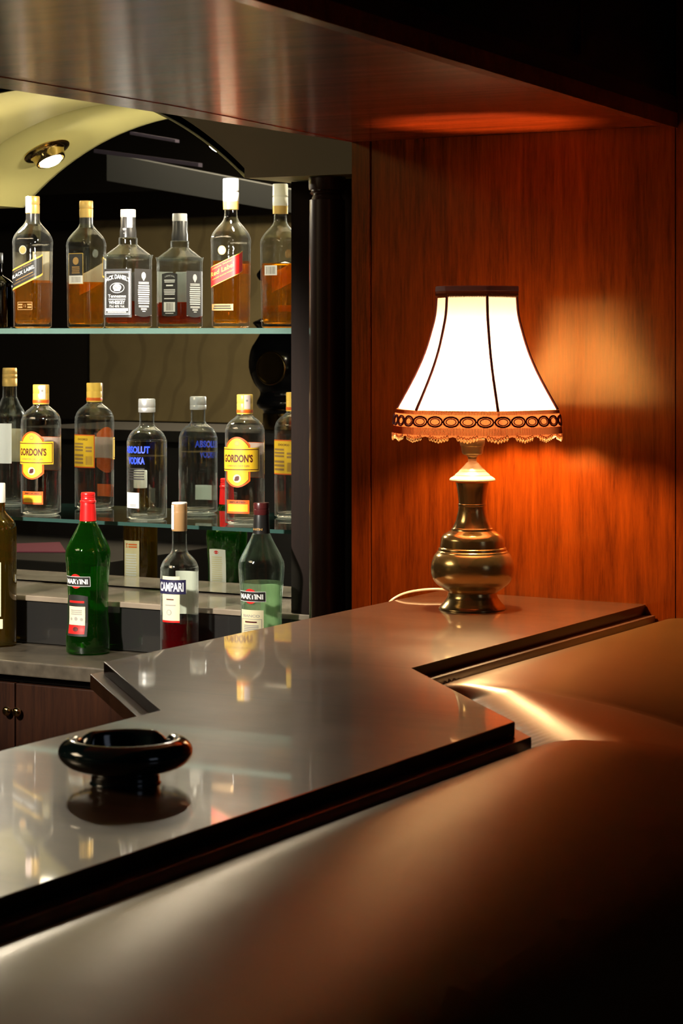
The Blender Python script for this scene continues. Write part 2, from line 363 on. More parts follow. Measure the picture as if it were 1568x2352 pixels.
def lathe(bm, prof, n=48, mi=0, nexp=None, cap=True):
    # prof: (z, r); nexp(z) gives the squareness of the section (2 = round)
    rings = []
    for z, r in prof:
        e = nexp(z) if nexp else 2.0
        ring = []
        for i in range(n):
            a = 2 * PI * i / n
            q = sec(a, e)
            ring.append(bm.verts.new((r * q * math.cos(a), r * q * math.sin(a), z)))
        rings.append(ring)
    for a, b in zip(rings, rings[1:]):
        for i in range(n):
            f = bm.faces.new((a[i], a[(i + 1) % n], b[(i + 1) % n], b[i])); f.material_index = mi
    if cap:
        for ring, flip in ((rings[0], True), (rings[-1], False)):
            f = bm.faces.new(ring[::-1] if flip else ring); f.material_index = mi
def sec(a, e):
    if e == 2.0: return 1.0
    c, s = abs(math.cos(a)), abs(math.sin(a))
    return (c ** e + s ** e) ** (-1.0 / e)
def tube(bm, pts, r, n=8, mi=0, closed=False):
    pts = [Vector(p) for p in pts]
    rings = []
    k = len(pts)
    for i, p in enumerate(pts):
        t = (pts[(i + 1) % k] - pts[i - 1]) if closed else (pts[min(i + 1, k - 1)] - pts[max(i - 1, 0)])
        t.normalize()
        u = t.cross(Vector((0, 0, 1)))
        if u.length < 1e-4: u = t.cross(Vector((0, 1, 0)))
        u.normalize(); v = t.cross(u)
        rings.append([bm.verts.new(p + (u * math.cos(2 * PI * j / n) + v * math.sin(2 * PI * j / n)) * (r[i] if isinstance(r, list) else r)) for j in range(n)])
    m = k if closed else k - 1
    for i in range(m):
        a, b = rings[i], rings[(i + 1) % k]
        for j in range(n):
            f = bm.faces.new((a[j], a[(j + 1) % n], b[(j + 1) % n], b[j])); f.material_index = mi
    if not closed:
        for ring in (rings[0][::-1], rings[-1]):
            f = bm.faces.new(ring); f.material_index = mi
    bmesh.ops.recalc_face_normals(bm, faces=bm.faces)
def smooth_prof(pts, k=4):
    # Catmull-Rom through the profile; a doubled point stays sharp
    out = []
    for i in range(len(pts) - 1):
        p1, p2 = pts[i], pts[i + 1]
        if p1 == p2: continue
        p0 = pts[i - 1] if i > 0 else p1; p3 = pts[i + 2] if i + 2 < len(pts) else p2
        if p0 == p1: p0 = p1
        for j in range(k):
            t = j / k
            q = []
            for d in (0, 1):
                m1 = (p2[d] - p0[d]) / 2 * (0.5 if p0 == p1 else 1); m2 = (p3[d] - p1[d]) / 2 * (0.5 if p3 == p2 else 1)
                h = (2 * t ** 3 - 3 * t ** 2 + 1) * p1[d] + (t ** 3 - 2 * t ** 2 + t) * m1 + (-2 * t ** 3 + 3 * t ** 2) * p2[d] + (t ** 3 - t ** 2) * m2
                q.append(h)
            out.append(tuple(q))
    out.append(pts[-1])
    return out
def offset_poly(pts, d):      # offset an anticlockwise polygon outwards
    k = len(pts); out = []
    for i in range(k):
        p0, p1, p2 = Vector(pts[i - 1]), Vector(pts[i]), Vector(pts[(i + 1) % k])
        a = (p1 - p0).normalized(); b = (p2 - p1).normalized()
        na, nb = Vector((a.y, -a.x)), Vector((b.y, -b.x))
        mtr = (na + nb).normalized(); s = d / max(0.3, mtr.dot(na))
        out.append(tuple(p1 + mtr * s))
    return out
_glyphs = {}
def text_mesh(s, bold=0.0):
    # flat letters as (verts, faces), centred, cap height 1
    key = (s, bold)
    if key in _glyphs: return _glyphs[key]
    cu = bpy.data.curves.new('glyph', 'FONT'); cu.body = s; cu.size = 1.0; cu.offset = bold; cu.resolution_u = 3
    o = bpy.data.objects.new('glyph', cu); C.objects.link(o)
    bpy.context.view_layer.update()
    dg = bpy.context.evaluated_depsgraph_get()
    me = o.evaluated_get(dg).to_mesh()
    vs = [(v.co.x, v.co.y) for v in me.vertices]; fs = [tuple(p.vertices) for p in me.polygons]
    o.evaluated_get(dg).to_mesh_clear()
    bpy.data.objects.remove(o); bpy.data.curves.remove(cu)
    x0 = min(v[0] for v in vs); x1 = max(v[0] for v in vs); y0 = min(v[1] for v in vs); y1 = max(v[1] for v in vs)
    vs = [((x - (x0 + x1) / 2) / (x1 - x0), (y - (y0 + y1) / 2) / (y1 - y0)) for x, y in vs]
    _glyphs[key] = (vs, fs)
    return _glyphs[key]

# ------------------------------------------------------------------ the setting
def bm_():
    return bmesh.new()
struct(obj('floor', boxm(-8, 3, -1.4, 4.6, -0.1, 0), 'floor_dark'), 'dark floor behind and in front of the bar')
struct(obj('ceiling', boxm(-8, 3, -1.4, 4.6, 2.9, 3.0), 'wall_dark'), 'dark ceiling of the barroom')
struct(obj('wall_left', boxm(-8.1, -8.0, -1.4, 4.6, 0, 2.9), 'wall_dark'))
struct(obj('wall_right', boxm(3.0, 3.1, -1.4, 4.6, 0, 2.9), 'wall_dark'))
struct(obj('wall_back', boxm(-8, 3, 4.34, 4.44, 0, 2.9), 'wall_dark'))
# wall facing the mirror: dark boards, olive panel with a dark stile, wainscot below, grey band and beams above
YB = -1.2
struct(obj('wall_front', boxm(-8, 3, YB - 0.1, YB - 0.02, 0, 2.9), 'wall_dark'), 'room wall seen dimly in the mirror')
xa = on_y(206, 2 * MY - YB); xb = on_y(900, 2 * MY - YB)
za = z_at(430, 502, 2 * MY - YB); zb = z_at(430, 968, 2 * MY - YB)
struct(obj('trim_1', boxm(xa, xb, YB - 0.02, YB, zb, za), 'wall_olive'), 'olive wall panel mirrored behind the bottles')
struct(obj('trim_2', boxm(-8, 3, YB - 0.02, YB + 0.05, zb - 0.05, zb), 'black_edge'), 'dark rail under the olive wall panel')
b = bm_()
box(b, -8, 3, YB - 0.02, YB + 0.10, za, za + 0.14)
struct(obj('trim_3', b, 'black_edge'), 'black beam above the olive wall panel')
b = bm_()
p = [mir(245, 352, 0.6), mir(690, 440, 0.6), mir(690, 492, 0.6), mir(245, 415, 0.6)]
vs = [b.verts.new(q) for q in p] + [b.verts.new((q[0], q[1] - 0.12, q[2])) for q in p]
for f in ((3, 2, 1, 0), (4, 5, 6, 7), (0, 1, 5, 4), (1, 2, 6, 5), (2, 3, 7, 6), (3, 0, 4, 7)): b.faces.new([vs[i] for i in f])
bmesh.ops.recalc_face_normals(b, faces=b.faces)
struct(obj('trim_4', b, 'band_grey'), 'grey ceiling beam seen in the mirror')
for k, (u0, v0, u1, v1, hh) in enumerate(((298, 302, 402, 320, 7), (215, 342, 455, 374, 9))):
    b = bm_()
    p = [mir(u0, v0, 0.9), mir(u1, v1, 0.9), mir(u1, v1 + hh, 0.9), mir(u0, v0 + hh, 0.9)]
    vs = [b.verts.new(q) for q in p] + [b.verts.new((q[0], q[1] - 0.03, q[2])) for q in p]
    for f in ((3, 2, 1, 0), (4, 5, 6, 7), (0, 1, 5, 4), (1, 2, 6, 5), (2, 3, 7, 6), (3, 0, 4, 7)): b.faces.new([vs[i] for i in f])
    bmesh.ops.recalc_face_normals(b, faces=b.faces)
    struct(obj('trim_%d' % (5 + k), b, 'beam_purple'), 'thin purple ceiling batten seen in the mirror')

# niche with its barrel vault
XR, XL = -2.488, -3.560          # springing of the arch
FY = 3.98                        # front face of the arch
ZS = H + 0.315; ARC_R = 0.789; ARC_X = (XR + XL) / 2
ZC = H + 0.525 - ARC_R
def arch_z(x):
    d = x - ARC_X
    return ZC + math.sqrt(max(0, ARC_R ** 2 - d * d))
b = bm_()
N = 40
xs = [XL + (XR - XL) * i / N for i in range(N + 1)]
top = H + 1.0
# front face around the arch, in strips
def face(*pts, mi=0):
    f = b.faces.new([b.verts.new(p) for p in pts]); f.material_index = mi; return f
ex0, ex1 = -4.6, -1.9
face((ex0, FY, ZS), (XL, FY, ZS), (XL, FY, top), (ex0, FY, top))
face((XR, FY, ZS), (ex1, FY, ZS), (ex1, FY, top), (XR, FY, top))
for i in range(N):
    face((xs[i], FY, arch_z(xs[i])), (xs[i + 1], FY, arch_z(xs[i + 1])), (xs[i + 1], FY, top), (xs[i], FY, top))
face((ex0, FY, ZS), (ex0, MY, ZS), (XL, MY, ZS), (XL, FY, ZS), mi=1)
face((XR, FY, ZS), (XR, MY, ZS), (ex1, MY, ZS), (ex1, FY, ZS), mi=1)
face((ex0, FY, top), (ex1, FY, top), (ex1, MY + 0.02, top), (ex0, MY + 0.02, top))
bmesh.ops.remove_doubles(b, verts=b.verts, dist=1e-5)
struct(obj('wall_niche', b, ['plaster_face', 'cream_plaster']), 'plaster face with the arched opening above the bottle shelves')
b = bm_()
g = []
for i in range(81):
    x = XL + (XR - XL) * i / 80
    g.append([b.verts.new((x, y, arch_z(x) + dz)) for y, dz in ((FY, 0), (FY + 0.01, -0.0), (MY, 0), (MY, 0.02), (FY, 0.02))])
for i in range(80):
    for j in range(5):
        f = b.faces.new((g[i][j], g[i][(j + 1) % 5], g[i + 1][(j + 1) % 5], g[i + 1][j])); f.smooth = True
bmesh.ops.recalc_face_normals(b, faces=b.faces)
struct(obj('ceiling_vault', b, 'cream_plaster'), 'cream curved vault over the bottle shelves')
# mirror
mirror = tag(obj('bar_mirror', boxm(-3.66, -2.40, MY, MY + 0.006, H - 0.575, H + 0.56), 'mirror'), 'large wall mirror filling the arched niche behind the bottles', 'mirror')
# piers left and right of the shelves
struct(obj('trim_7', boxm(-2.449, -1.88, 4.10, MY + 0.02, H - 0.579, ZS - 0.002), 'pier_wood'), 'dark board at the right end of the glass shelves')
struct(obj('trim_8', boxm(-4.30, -3.60, 4.10, MY + 0.02, H - 0.579, ZS - 0.002), 'pier_wood'), 'dark board at the left end of the glass shelves')
# tiled ledge and the back counter with its cabinets
ZL, ZK = H - 0.580, H - 0.6866
b = bm_(); box(b, -4.3, -1.9, 4.10, 4.34, ZK + 0.002, ZL - 0.012, mi=1); box(b, -4.3, -1.9, 4.094, 4.34, ZL - 0.012, ZL, mi=0, bev=0.002)
tag(obj('stone_ledge', b, ['stone_ledge', 'stone_black']), 'raised stone ledge with black polished front under the mirror', 'ledge')
b = bm_(); box(b, -4.3, -1.95, 3.86, 4.34, ZK - 0.03, ZK, bev=0.003)
tag(obj('back_counter_top', b, 'stone_dark'), 'dark speckled stone back counter carrying the front row of bottles', 'counter')
bc = thing('back_cabinet', 'dark wooden cabinet under the stone back counter', 'cabinet', (-3.0, 4.0, 0))
b = bm_(); box(b, -4.3 + 3, -1.95 + 3, 3.90 - 4, 4.335 - 4, 0.0, ZK - 0.031); obj('cabinet_body', b, 'black_edge', bc)
kx = [on_y(8, 3.86), on_y(31, 3.86)]
seam = sum(kx) / 2
zk = z_at(20, 1636, 3.86)
for j, (x0, x1) in enumerate(((seam - 0.45, seam - 0.002), (seam + 0.002, seam + 0.45))):
    d = obj('cabinet_door', boxm(x0 + 3, x1 + 3, 3.882 - 4, 3.90 - 4, 0.08, ZK - 0.05, bev=0.002), 'cabinet_wood', bc)
    kb = bm_(); lathe(kb, smooth_prof([(0, .004), (.004, .004), (.008, .009), (.014, .010), (.018, .006), (.019, .001)], 3), 16)
    bmesh.ops.rotate(kb, verts=kb.verts, cent=(0, 0, 0), matrix=__import__('mathutils').Matrix.Rotation(PI / 2, 3, 'X'))
    bmesh.ops.translate(kb, verts=kb.verts, vec=(kx[j] + 3, 3.882 - 4, zk))
    obj('knob', kb, 'brass', d, smooth=True)
# column
cx, cy = on_y(751, 4.03), 4.03
b = bm_()
cr = 0.0365
zt = ZS - 0.002
prof = [(ZK + .001, cr * 1.2), (ZK + .04, cr * 1.2), (ZK + .045, cr), (zt - .125, cr * 1.0), (zt - .05, cr * 0.985), (zt - .045, cr * .985), (zt - .043, cr * .87), (zt - .036, cr * .80), (zt - .034, cr * .88), (zt - .031, cr * .97), (zt - .027, cr * .88), (zt - .025, cr * 1.0), (zt - .02, cr * 1.03), (zt, cr * 1.03)]
lathe(b, prof, 48)
o = obj('turned_column', b, 'dark_wood', smooth=True, angle=40); o.location = (cx, cy, 0)
tag(o, 'glossy dark turned wooden column between the shelves and the wood wall', 'column')

# glass shelves
def shelf(z, t, label, em='shelf_edge_lit', y0=4.125):
    b = bm_(); fs = box(b, -3.60, -2.452, y0, MY - 0.001, z - t, z)
    fs[2].material_index = 1; fs[1].material_index = 1
    o = obj('glass_shelf', b, ['shelf_glass', em]); tag(o, label, 'shelf', 'glass shelves in the niche'); return o
Z1, Z2 = H + 0.0105, H - 0.4105
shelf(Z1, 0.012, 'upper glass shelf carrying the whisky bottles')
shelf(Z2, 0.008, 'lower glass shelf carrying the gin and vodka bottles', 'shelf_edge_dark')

# canopy over the bar
ZF = H + 0.35
inner = [(-2.045, -0.6), (-2.045, 2.5), (-2.069, 3.70)]
def xo(y): return -1.284 + 0.103 * (2.276 - y) if y < 2.276 else -1.284 - 0.103 * (y - 2.276)
outer = [(xo(3.70), 3.70), (xo(-0.6), -0.6)]
b = bm_()
def xg(y): return -1.957 - 0.0973 * (y - 2.504) if y > 2.504 else -1.957 - 0.0335 * (y - 2.504)
ys = [-0.6, 2.5, 3.0, 3.35, 3.70]
ig = [(-1.860, -0.6), (-1.957, 2.504), (-1.974, 2.951), (-2.015, 3.30), (-2.066, 3.70)]
og = [(xo(y) - 0.036, y) for y in (3.70, -0.6)]
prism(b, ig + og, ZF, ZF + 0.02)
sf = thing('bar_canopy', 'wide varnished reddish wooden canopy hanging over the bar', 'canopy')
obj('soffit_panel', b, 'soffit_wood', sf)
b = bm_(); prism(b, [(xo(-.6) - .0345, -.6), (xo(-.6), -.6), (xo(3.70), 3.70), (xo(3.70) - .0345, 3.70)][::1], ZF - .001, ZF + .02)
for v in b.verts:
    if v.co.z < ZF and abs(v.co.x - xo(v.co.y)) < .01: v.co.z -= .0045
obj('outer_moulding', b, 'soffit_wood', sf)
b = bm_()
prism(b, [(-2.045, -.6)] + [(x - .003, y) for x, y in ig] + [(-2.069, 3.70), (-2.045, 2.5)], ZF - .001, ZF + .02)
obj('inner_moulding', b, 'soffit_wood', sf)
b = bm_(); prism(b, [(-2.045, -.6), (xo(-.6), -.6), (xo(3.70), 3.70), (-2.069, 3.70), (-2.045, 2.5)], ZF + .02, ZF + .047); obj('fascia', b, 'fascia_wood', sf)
b = bm_(); prism(b, [(-2.04, -.6), (xo(-.6) - .006, -.6), (xo(3.70) - .006, 3.70), (-2.06, 3.70), (-2.04, 2.5)], ZF + .047, ZF + 1.0)
up = obj('upper_panel', b, 'upper_wood', sf)
ysm = 3.13
b = bm_()
box(b, xo(ysm) - .004, xo(ysm) + .001, ysm - .003, ysm + .003, ZF + .06, ZF + .95)
obj('panel_bead', b, 'fascia_wood', sf)

# wood wall behind the lamp (turned slightly towards the room)
def WY(x): return 3.657 - (x + 1.50) * 0.045
def wallslab(x0, x1, z0, z1, t0, t1, name, mat='wall_wood', parent=None):
    b = bm_(); prism(b, [(x0, WY(x0) + t0), (x1, WY(x1) + t0), (x1, WY(x1) + t1), (x0, WY(x0) + t1)], z0, z1)
    return obj(name, b, mat, parent)
struct(wallslab(-2.028, -1.431, 0, ZF - .0005, 0, 0.06, 'wall_wood_panel'), 'glossy reddish wooden wall panel behind the lamp')
struct(wallslab(-2.069, -2.031, 0, ZF - .0005, -.003, 0.06, 'trim_9'), 'narrow vertical wooden stile at the left end of the wall')
struct(wallslab(-1.4285, -0.2, 0, ZF + 1.0, -.001, 0.06, 'trim_10'), 'wooden board at the right of the wall panel')
struct(wallslab(-2.069, -0.2, 0, ZF + 1.0, .061, .10, 'wall_side', 'fascia_wood'), 'backing of the wooden wall')

# bar counter
ZT = H - 0.46
cpoly = [(-1.171, -0.2), (-1.171, 2.476), (-1.484, 2.802), (-1.484, 3.655), (-1.884, 3.672), (-1.884, 2.643), (-1.580, 2.338), (-1.580, -0.2)]
b = bm_(); prism(b, cpoly, ZT - .017, ZT, mi=1, top_mi=0, bev=0.0015)
ct = obj('bar_counter_top', b, ['counter_top', 'black_edge'])
tag(ct, 'long polished dark brown bar counter top with an angled jog', 'counter')
under = offset_poly(cpoly, 0.018)
under[3] = (under[3][0], 3.653); under[4] = (under[4][0], 3.670); under[0] = (under[0][0], -.2); under[-1] = (under[-1][0], -.2)
bar = thing('bar_cabinet', 'dark wooden bar body standing under the polished counter top', 'bar', (-1.5, 1.5, 0))
def rel(pts): return [(x + 1.5, y - 1.5) for x, y in pts]
b = bm_(); prism(b, rel(under), ZT - .037, ZT - .0175, bev=0.001); obj('sub_top', b, 'ledge_wood', bar)
ins = offset_poly(cpoly, -0.03); ins[3] = (ins[3][0], 3.65); ins[4] = (ins[4][0], 3.665); ins[0] = (ins[0][0], -.2); ins[-1] = (ins[-1][0], -.2)
b = bm_(); prism(b, rel(ins), 0, ZT - .0375); obj('bar_body', b, 'cabinet_wood', bar)

# padded leather arm rest along the customer side
path = [Vector((-1.147, -0.2)), Vector((-1.147, 2.487)), Vector((-1.460, 2.813)), Vector((-1.460, 3.651))]
def offs(pts, d):
    out = []
    for i, p in enumerate(pts):
        a = (pts[i] - pts[i - 1]).normalized() if i else None
        c = (pts[i + 1] - pts[i]).normalized() if i < len(pts) - 1 else None
        a = a or c; c = c or a
        na, nc = Vector((a.y, -a.x)), Vector((c.y, -c.x)); m = (na + nc).normalized()
        out.append(p + m * (d / m.dot(na)))
    return out
prof = smooth_prof([(.004, -.520), (.0, -.502), (.003, -.491), (.012, -.4835), (.028, -.480), (.055, -.4790), (.11, -.4835), (.17, -.4930), (.23, -.5055), (.28, -.519), (.32, -.533), (.348, -.549), (.364, -.570), (.370, -.61), (.360, -.66)], 6)
cols = []
segn = (60, 110, 40)
for d, z in prof:
    q = offs(path, d); line = []
    for s in range(3):
        for k in range(segn[s] + (1 if s == 2 else 0)):
            t = k / segn[s]; line.append((q[s].lerp(q[s + 1], t), s, t))
    cols.append((line, d, z))
b = bm_(); grid = []
for line, d, z in cols:
    row = []
    for (p, s, t) in line:
        # soft dips where the leather is seamed at the two corners, small gathers along the diagonal's edge
        dip = 0
        if s == 0: dip = math.exp(-((1 - t) * 2.68 / 0.02) ** 2)
        elif s == 1: dip = max(math.exp(-(t * .45 / .02) ** 2), math.exp(-((1 - t) * .45 / .02) ** 2))
        else: dip = math.exp(-(t * .84 / .02) ** 2)
        zz = z - 0.0012 * dip * (1 if d > .01 else 0)
        if s == 1:
            ss = lambda q: (lambda c: c * c * (3 - 2 * c))(max(0.0, min(1.0, q)))
            win = ss(t / .07) * ss((1 - t) / .12)
            zz -= .026 * win * ss(1 - d / .105)
            if d < 0.05: zz += 0.0013 * win * math.sin(t * 150 + 2 * math.sin(t * 23)) * (1 - d / .05)
        row.append(b.verts.new((p.x, p.y, H + zz)))
    grid.append(row)
for a, c in zip(grid, grid[1:]):
    for i in range(len(a) - 1): b.faces.new((a[i], a[i + 1], c[i + 1], c[i]))
# close towards the bar
lo = [b.verts.new((v.co.x - 0.02, v.co.y, H - .66)) for v in grid[0]]
for i in range(len(lo) - 1):
    b.faces.new((grid[0][i + 1], grid[0][i], lo[i], lo[i + 1])); b.faces.new((lo[i + 1], lo[i], grid[-1][i], grid[-1][i + 1]))
bmesh.ops.recalc_face_normals(b, faces=b.faces)
pad = thing('leather_arm_rest', 'wide padded brown leather arm rest along the front of the bar', 'arm rest', (0, 0, 0))
obj('padding', b, 'leather', pad, smooth=True)
# upholstery nails in the gap at the jog
b = bm_()
q = offs(path, -0.002)
for k in range(7):
    p = q[2].lerp(q[3], 0.012 + k * 0.017)
    bmesh.ops.create_icosphere(b, subdivisions=1, radius=0.0032, matrix=__import__('mathutils').Matrix.Translation((p.x, p.y, H - .489)))
obj('upholstery_nail', b, 'brass_bright', pad)
b = bm_()
def inset(pts, d): return [(p.x, p.y) for p in offs(pts, d)]
pl = inset(path, 0.0) + inset(path, 0.33)[::-1]
prism(b, pl, 0, H - .655); obj('bar_front', b, 'cabinet_wood', pad)

# ------------------------------------------------------------------ niche spotlights
def downlight(x, label):
    z = arch_z(x); d = (x - ARC_X) / ARC_R
    o = thing('niche_spotlight', label, 'light', (x, 4.13, z), 'spotlights in the vault')
    # local z points out of the plaster, towards the arch's centre
    nrm = Vector((-(x - ARC_X), 0, -(z - ZC))).normalized()
    o.rotation_mode = 'QUATERNION'; o.rotation_quaternion = Vector((0, 0, 1)).rotation_difference(nrm)
    b = bm_(); lathe(b, smooth_prof([(.0005, .058), (.004, .058), (.006, .050), (.008, .042), (.024, .038), (.030, .036), (.030, .033), (.020, .031), (.002, .029)], 3), 40, cap=False)
    obj('trim_ring', b, 'brass', o, smooth=True)
    b = bm_(); lathe(b, smooth_prof([(.010, .022), (.024, .027), (.031, .027), (.036, .020), (.039, .010), (.040, .001)], 4), 32)
    obj('reflector_lamp', b, 'spot_glow', o, smooth=True)
downlight(-3.377, 'brass ringed spotlight in the left flank of the vault')
downlight(-2.63, 'brass ringed spotlight in the right flank of the vault')

# ------------------------------------------------------------------ table lamp
lx, ly = -1.712, 3.455
lamp = thing('table_lamp', 'lit brass table lamp with cream bell shade on the bar counter', 'lamp', (lx, ly, ZT))
k = 0.0001674
def lp(c): return (1840 - c) * k * 0.984
def lathe_c(pts, smooth=4):
    return smooth_prof([(lp(c), hw * k) for c, hw in pts][::-1], smooth)
b = bm_()
lathe(b, lathe_c([(560, 168), (600, 158), (650, 150), (720, 142), (768, 137), (772, 137), (772, 137), (776, 143), (790, 144), (797, 140), (797, 140), (840, 143), (900, 155), (960, 172), (1010, 196), (1016, 200), (1016, 200), (1022, 208), (1036, 214), (1044, 216), (1044, 216),
                  (1060, 246), (1085, 285), (1120, 310), (1160, 318), (1205, 322), (1212, 322), (1212, 322), (1222, 336), (1238, 340), (1246, 340), (1256, 352), (1268, 356), (1268, 356), (1300, 382), (1370, 408), (1450, 415), (1520, 402), (1580, 362), (1630, 300), (1660, 254), (1672, 240), (1672, 240), (1700, 246), (1712, 250), (1712, 250), (1730, 258), (1770, 286), (1805, 318), (1828, 334), (1838, 334)]), 72)
obj('lamp_base', b, 'brass_lamp', lamp, smooth=True, angle=50)
b = bm_()
lathe(b, lathe_c([(322, 42), (350, 44), (365, 62), (400, 92), (440, 132), (445, 132), (480, 172), (486, 172), (515, 218), (530, 228), (540, 226), (546, 190), (548, 170)]), 64)
obj('base_cap', b, 'brass_bright', lamp, smooth=True, angle=50)
b = bm_()
lathe(b, lathe_c([(60, 96), (118, 96), (120, 96), (120, 118), (122, 125), (165, 124), (190, 118), (192, 112), (192, 112), (200, 112), (255, 104), (275, 92), (285, 60), (287, 60), (300, 48), (322, 42)], 3), 48)
obj('bulb_socket', b, 'brass_dull', lamp, smooth=True, angle=40)
b = bm_(); zb = H - .094 - ZT
lathe(b, [(zb + .032 * math.sin(t), max(.0005, .028 * math.cos(t))) for t in [(-.47 + .97 * i / 16) * PI for i in range(17)]], 24)
obj('bulb', b, 'bulb_glow', lamp, smooth=True)
# shade: six sided bell
def zz(py): return H - (py - 765) / F * 3.864 - ZT
def zf(py): return H - (py - 765) / F * 3.735 - ZT
sh = [(676, .0655), (682, .066), (724, .0685), (766, .076), (808, .0855), (850, .0985), (892, .1145), (944, .1335)]
shp = smooth_prof([((zz(py) if py < 940 else zf(py)), r) for py, r in sh][::-1], 3)
PH = math.radians(-90 + 29.6 + 11)      # direction of one rib
def hexr(a, amt=0.55):
    d = ((a - PH) % (PI / 3)) - PI / 6
    hx = math.cos(PI / 6) / math.cos(d)
    return 1.035 * ((1 - amt) * 0.985 + amt * hx)
shoff = (0.0065, 0.0035)               # the shade sits a touch off the stem
def sring(bm, z, r, n=120, amt=.55):
    return [bm.verts.new((shoff[0] + r * hexr(2 * PI * i / n, amt) * math.cos(2 * PI * i / n), shoff[1] + r * hexr(2 * PI * i / n, amt) * math.sin(2 * PI * i / n), z)) for i in range(n)]
def sfaces(bm, a, c, mi=0):
    n = len(a)
    for i in range(n):
        f = bm.faces.new((a[i], a[(i + 1) % n], c[(i + 1) % n], c[i])); f.material_index = mi
b = bm_()
rings = [sring(b, z, r) for z, r in shp]
for a, c in zip(rings, rings[1:]): sfaces(b, a, c)
shade = obj('lamp_shade', b, 'shade_cloth', lamp, smooth=True)
for j in range(6):
    a = PH + j * PI / 3
    b = bm_(); tube(b, [(shoff[0] + (r + .0008) * hexr(a) * math.cos(a), shoff[1] + (r + .0008) * hexr(a) * math.sin(a), z) for z, r in shp], .0024, 6)
    obj('shade_rib', b, 'braid_dark', shade, smooth=True)
b = bm_()
r0 = [sring(b, zz(681), .0682), sring(b, zz(670), .0698), sring(b, zz(669), .0702), sring(b, zz(660), .0700), sring(b, zz(658), .0690), sring(b, zz(659), .0660), sring(b, zz(684), .0655)]
for i, (a, c) in enumerate(zip(r0, r0[1:])): sfaces(b, a, c, 0 if i == 0 else 1)
for i in range(150):          # looped lower edge of the braid
    a = 2 * PI * i / 150; r = .0690 * hexr(a)
    tube(b, [(shoff[0] + (r + .0012 * math.sin(t)) * math.cos(a + .014 * math.cos(t)), shoff[1] + (r + .0012 * math.sin(t)) * math.sin(a + .014 * math.cos(t)), zz(680) + .0032 * math.sin(t)) for t in (0, 1.57, 3.14, 4.71)], .0007, 4, 0, closed=True)
obj('top_braid', b, ['braid', 'braid_mauve'], shade)
b = bm_()
band = [(944, .1342), (948, .1352), (952, .1362), (992, .1395), (998, .1402)]
def scal(a): return abs(math.sin(a * 9))
n = 360
prev = None
for py, r in band + [(1003, .1405)]:
    ring = []
    for i in range(n):
        a = 2 * PI * i / n; f = hexr(a, .25); rr = r + (.0004 if i % 2 else -.0004)
        z = zf(py) - (.004 * scal(a) if py == 1003 else 0)
        ring.append(b.verts.new((shoff[0] + rr * f * math.cos(a), shoff[1] + rr * f * math.sin(a), z)))
    if prev: sfaces(b, prev, ring)
    prev = ring
# rows of little vertical threads
for i in range(0, n):
    a = 2 * PI * (i + .5) / n; f = hexr(a, .25)
    for (p0, ra), (p1, rb) in (((945, .1356), (953, .1368)), ((983, .1398), (1000, .1410))):
        tube(b, [(shoff[0] + ra * f * math.cos(a), shoff[1] + ra * f * math.sin(a), zf(p0)), (shoff[0] + rb * f * math.cos(a), shoff[1] + rb * f * math.sin(a), zf(p1))], .0006, 3)
obj('bottom_braid', b, 'braid', shade)
b = bm_()
NL = 31
for i in range(NL):           # chain of oval loops round the hem
    ac = 2 * PI * i / NL
    for sc_, tr in ((1.0, .0016), (0.66, .0009)):
        pts = []
        for j in range(14):
            t = 2 * PI * j / 14
            a = ac + .094 * sc_ * math.cos(t); py = 969 + 11.5 * sc_ * math.sin(t)
            r = (.1352 + (py - 948) * 0.000098 + .0022) * hexr(a, .25)
            pts.append((shoff[0] + r * math.cos(a), shoff[1] + r * math.sin(a), zf(py)))
        tube(b, pts, tr, 5, 0, closed=True)
obj('chain_trim', b, 'braid_dark', shade, smooth=True)
b = bm_()
NF = 18
for i in range(NF):           # scalloped fringe loops
    ac = 2 * PI * (i + .5) / NF
    for j in range(7):
        a = ac + (j - 3) * .036
        d = .0055 * (1 - abs(j - 3) / 4.2)
        r = .1412 * hexr(a, .25); zc = zf(1004) - d
        pts = [(shoff[0] + (r + .001 * math.sin(t * 2)) * math.cos(a + .014 * math.sin(t)), shoff[1] + r * math.sin(a + .014 * math.sin(t)), zc + .0042 * math.cos(t)) for t in [2 * PI * q / 8 for q in range(8)]]
        tube(b, pts, .0009, 4, 0, closed=True)
obj('fringe', b, 'fringe_tip', shade, smooth=True)
# wire ring and arms that hold the shade on the socket
b = bm_()
tube(b, [(.018 * math.cos(t), .018 * math.sin(t), zf(1004)) for t in [2 * PI * i / 20 for i in range(20)]], .0015, 6, 0, closed=True)
for j in range(3):
    a = PH + j * 2 * PI / 3
    tube(b, [(.018 * math.cos(a), .018 * math.sin(a), zf(1004)), (shoff[0] + .1335 * math.cos(a), shoff[1] + .1335 * math.sin(a), zf(948))], .0012, 6)
obj('shade_carrier', b, 'brass_dull', lamp, smooth=True)
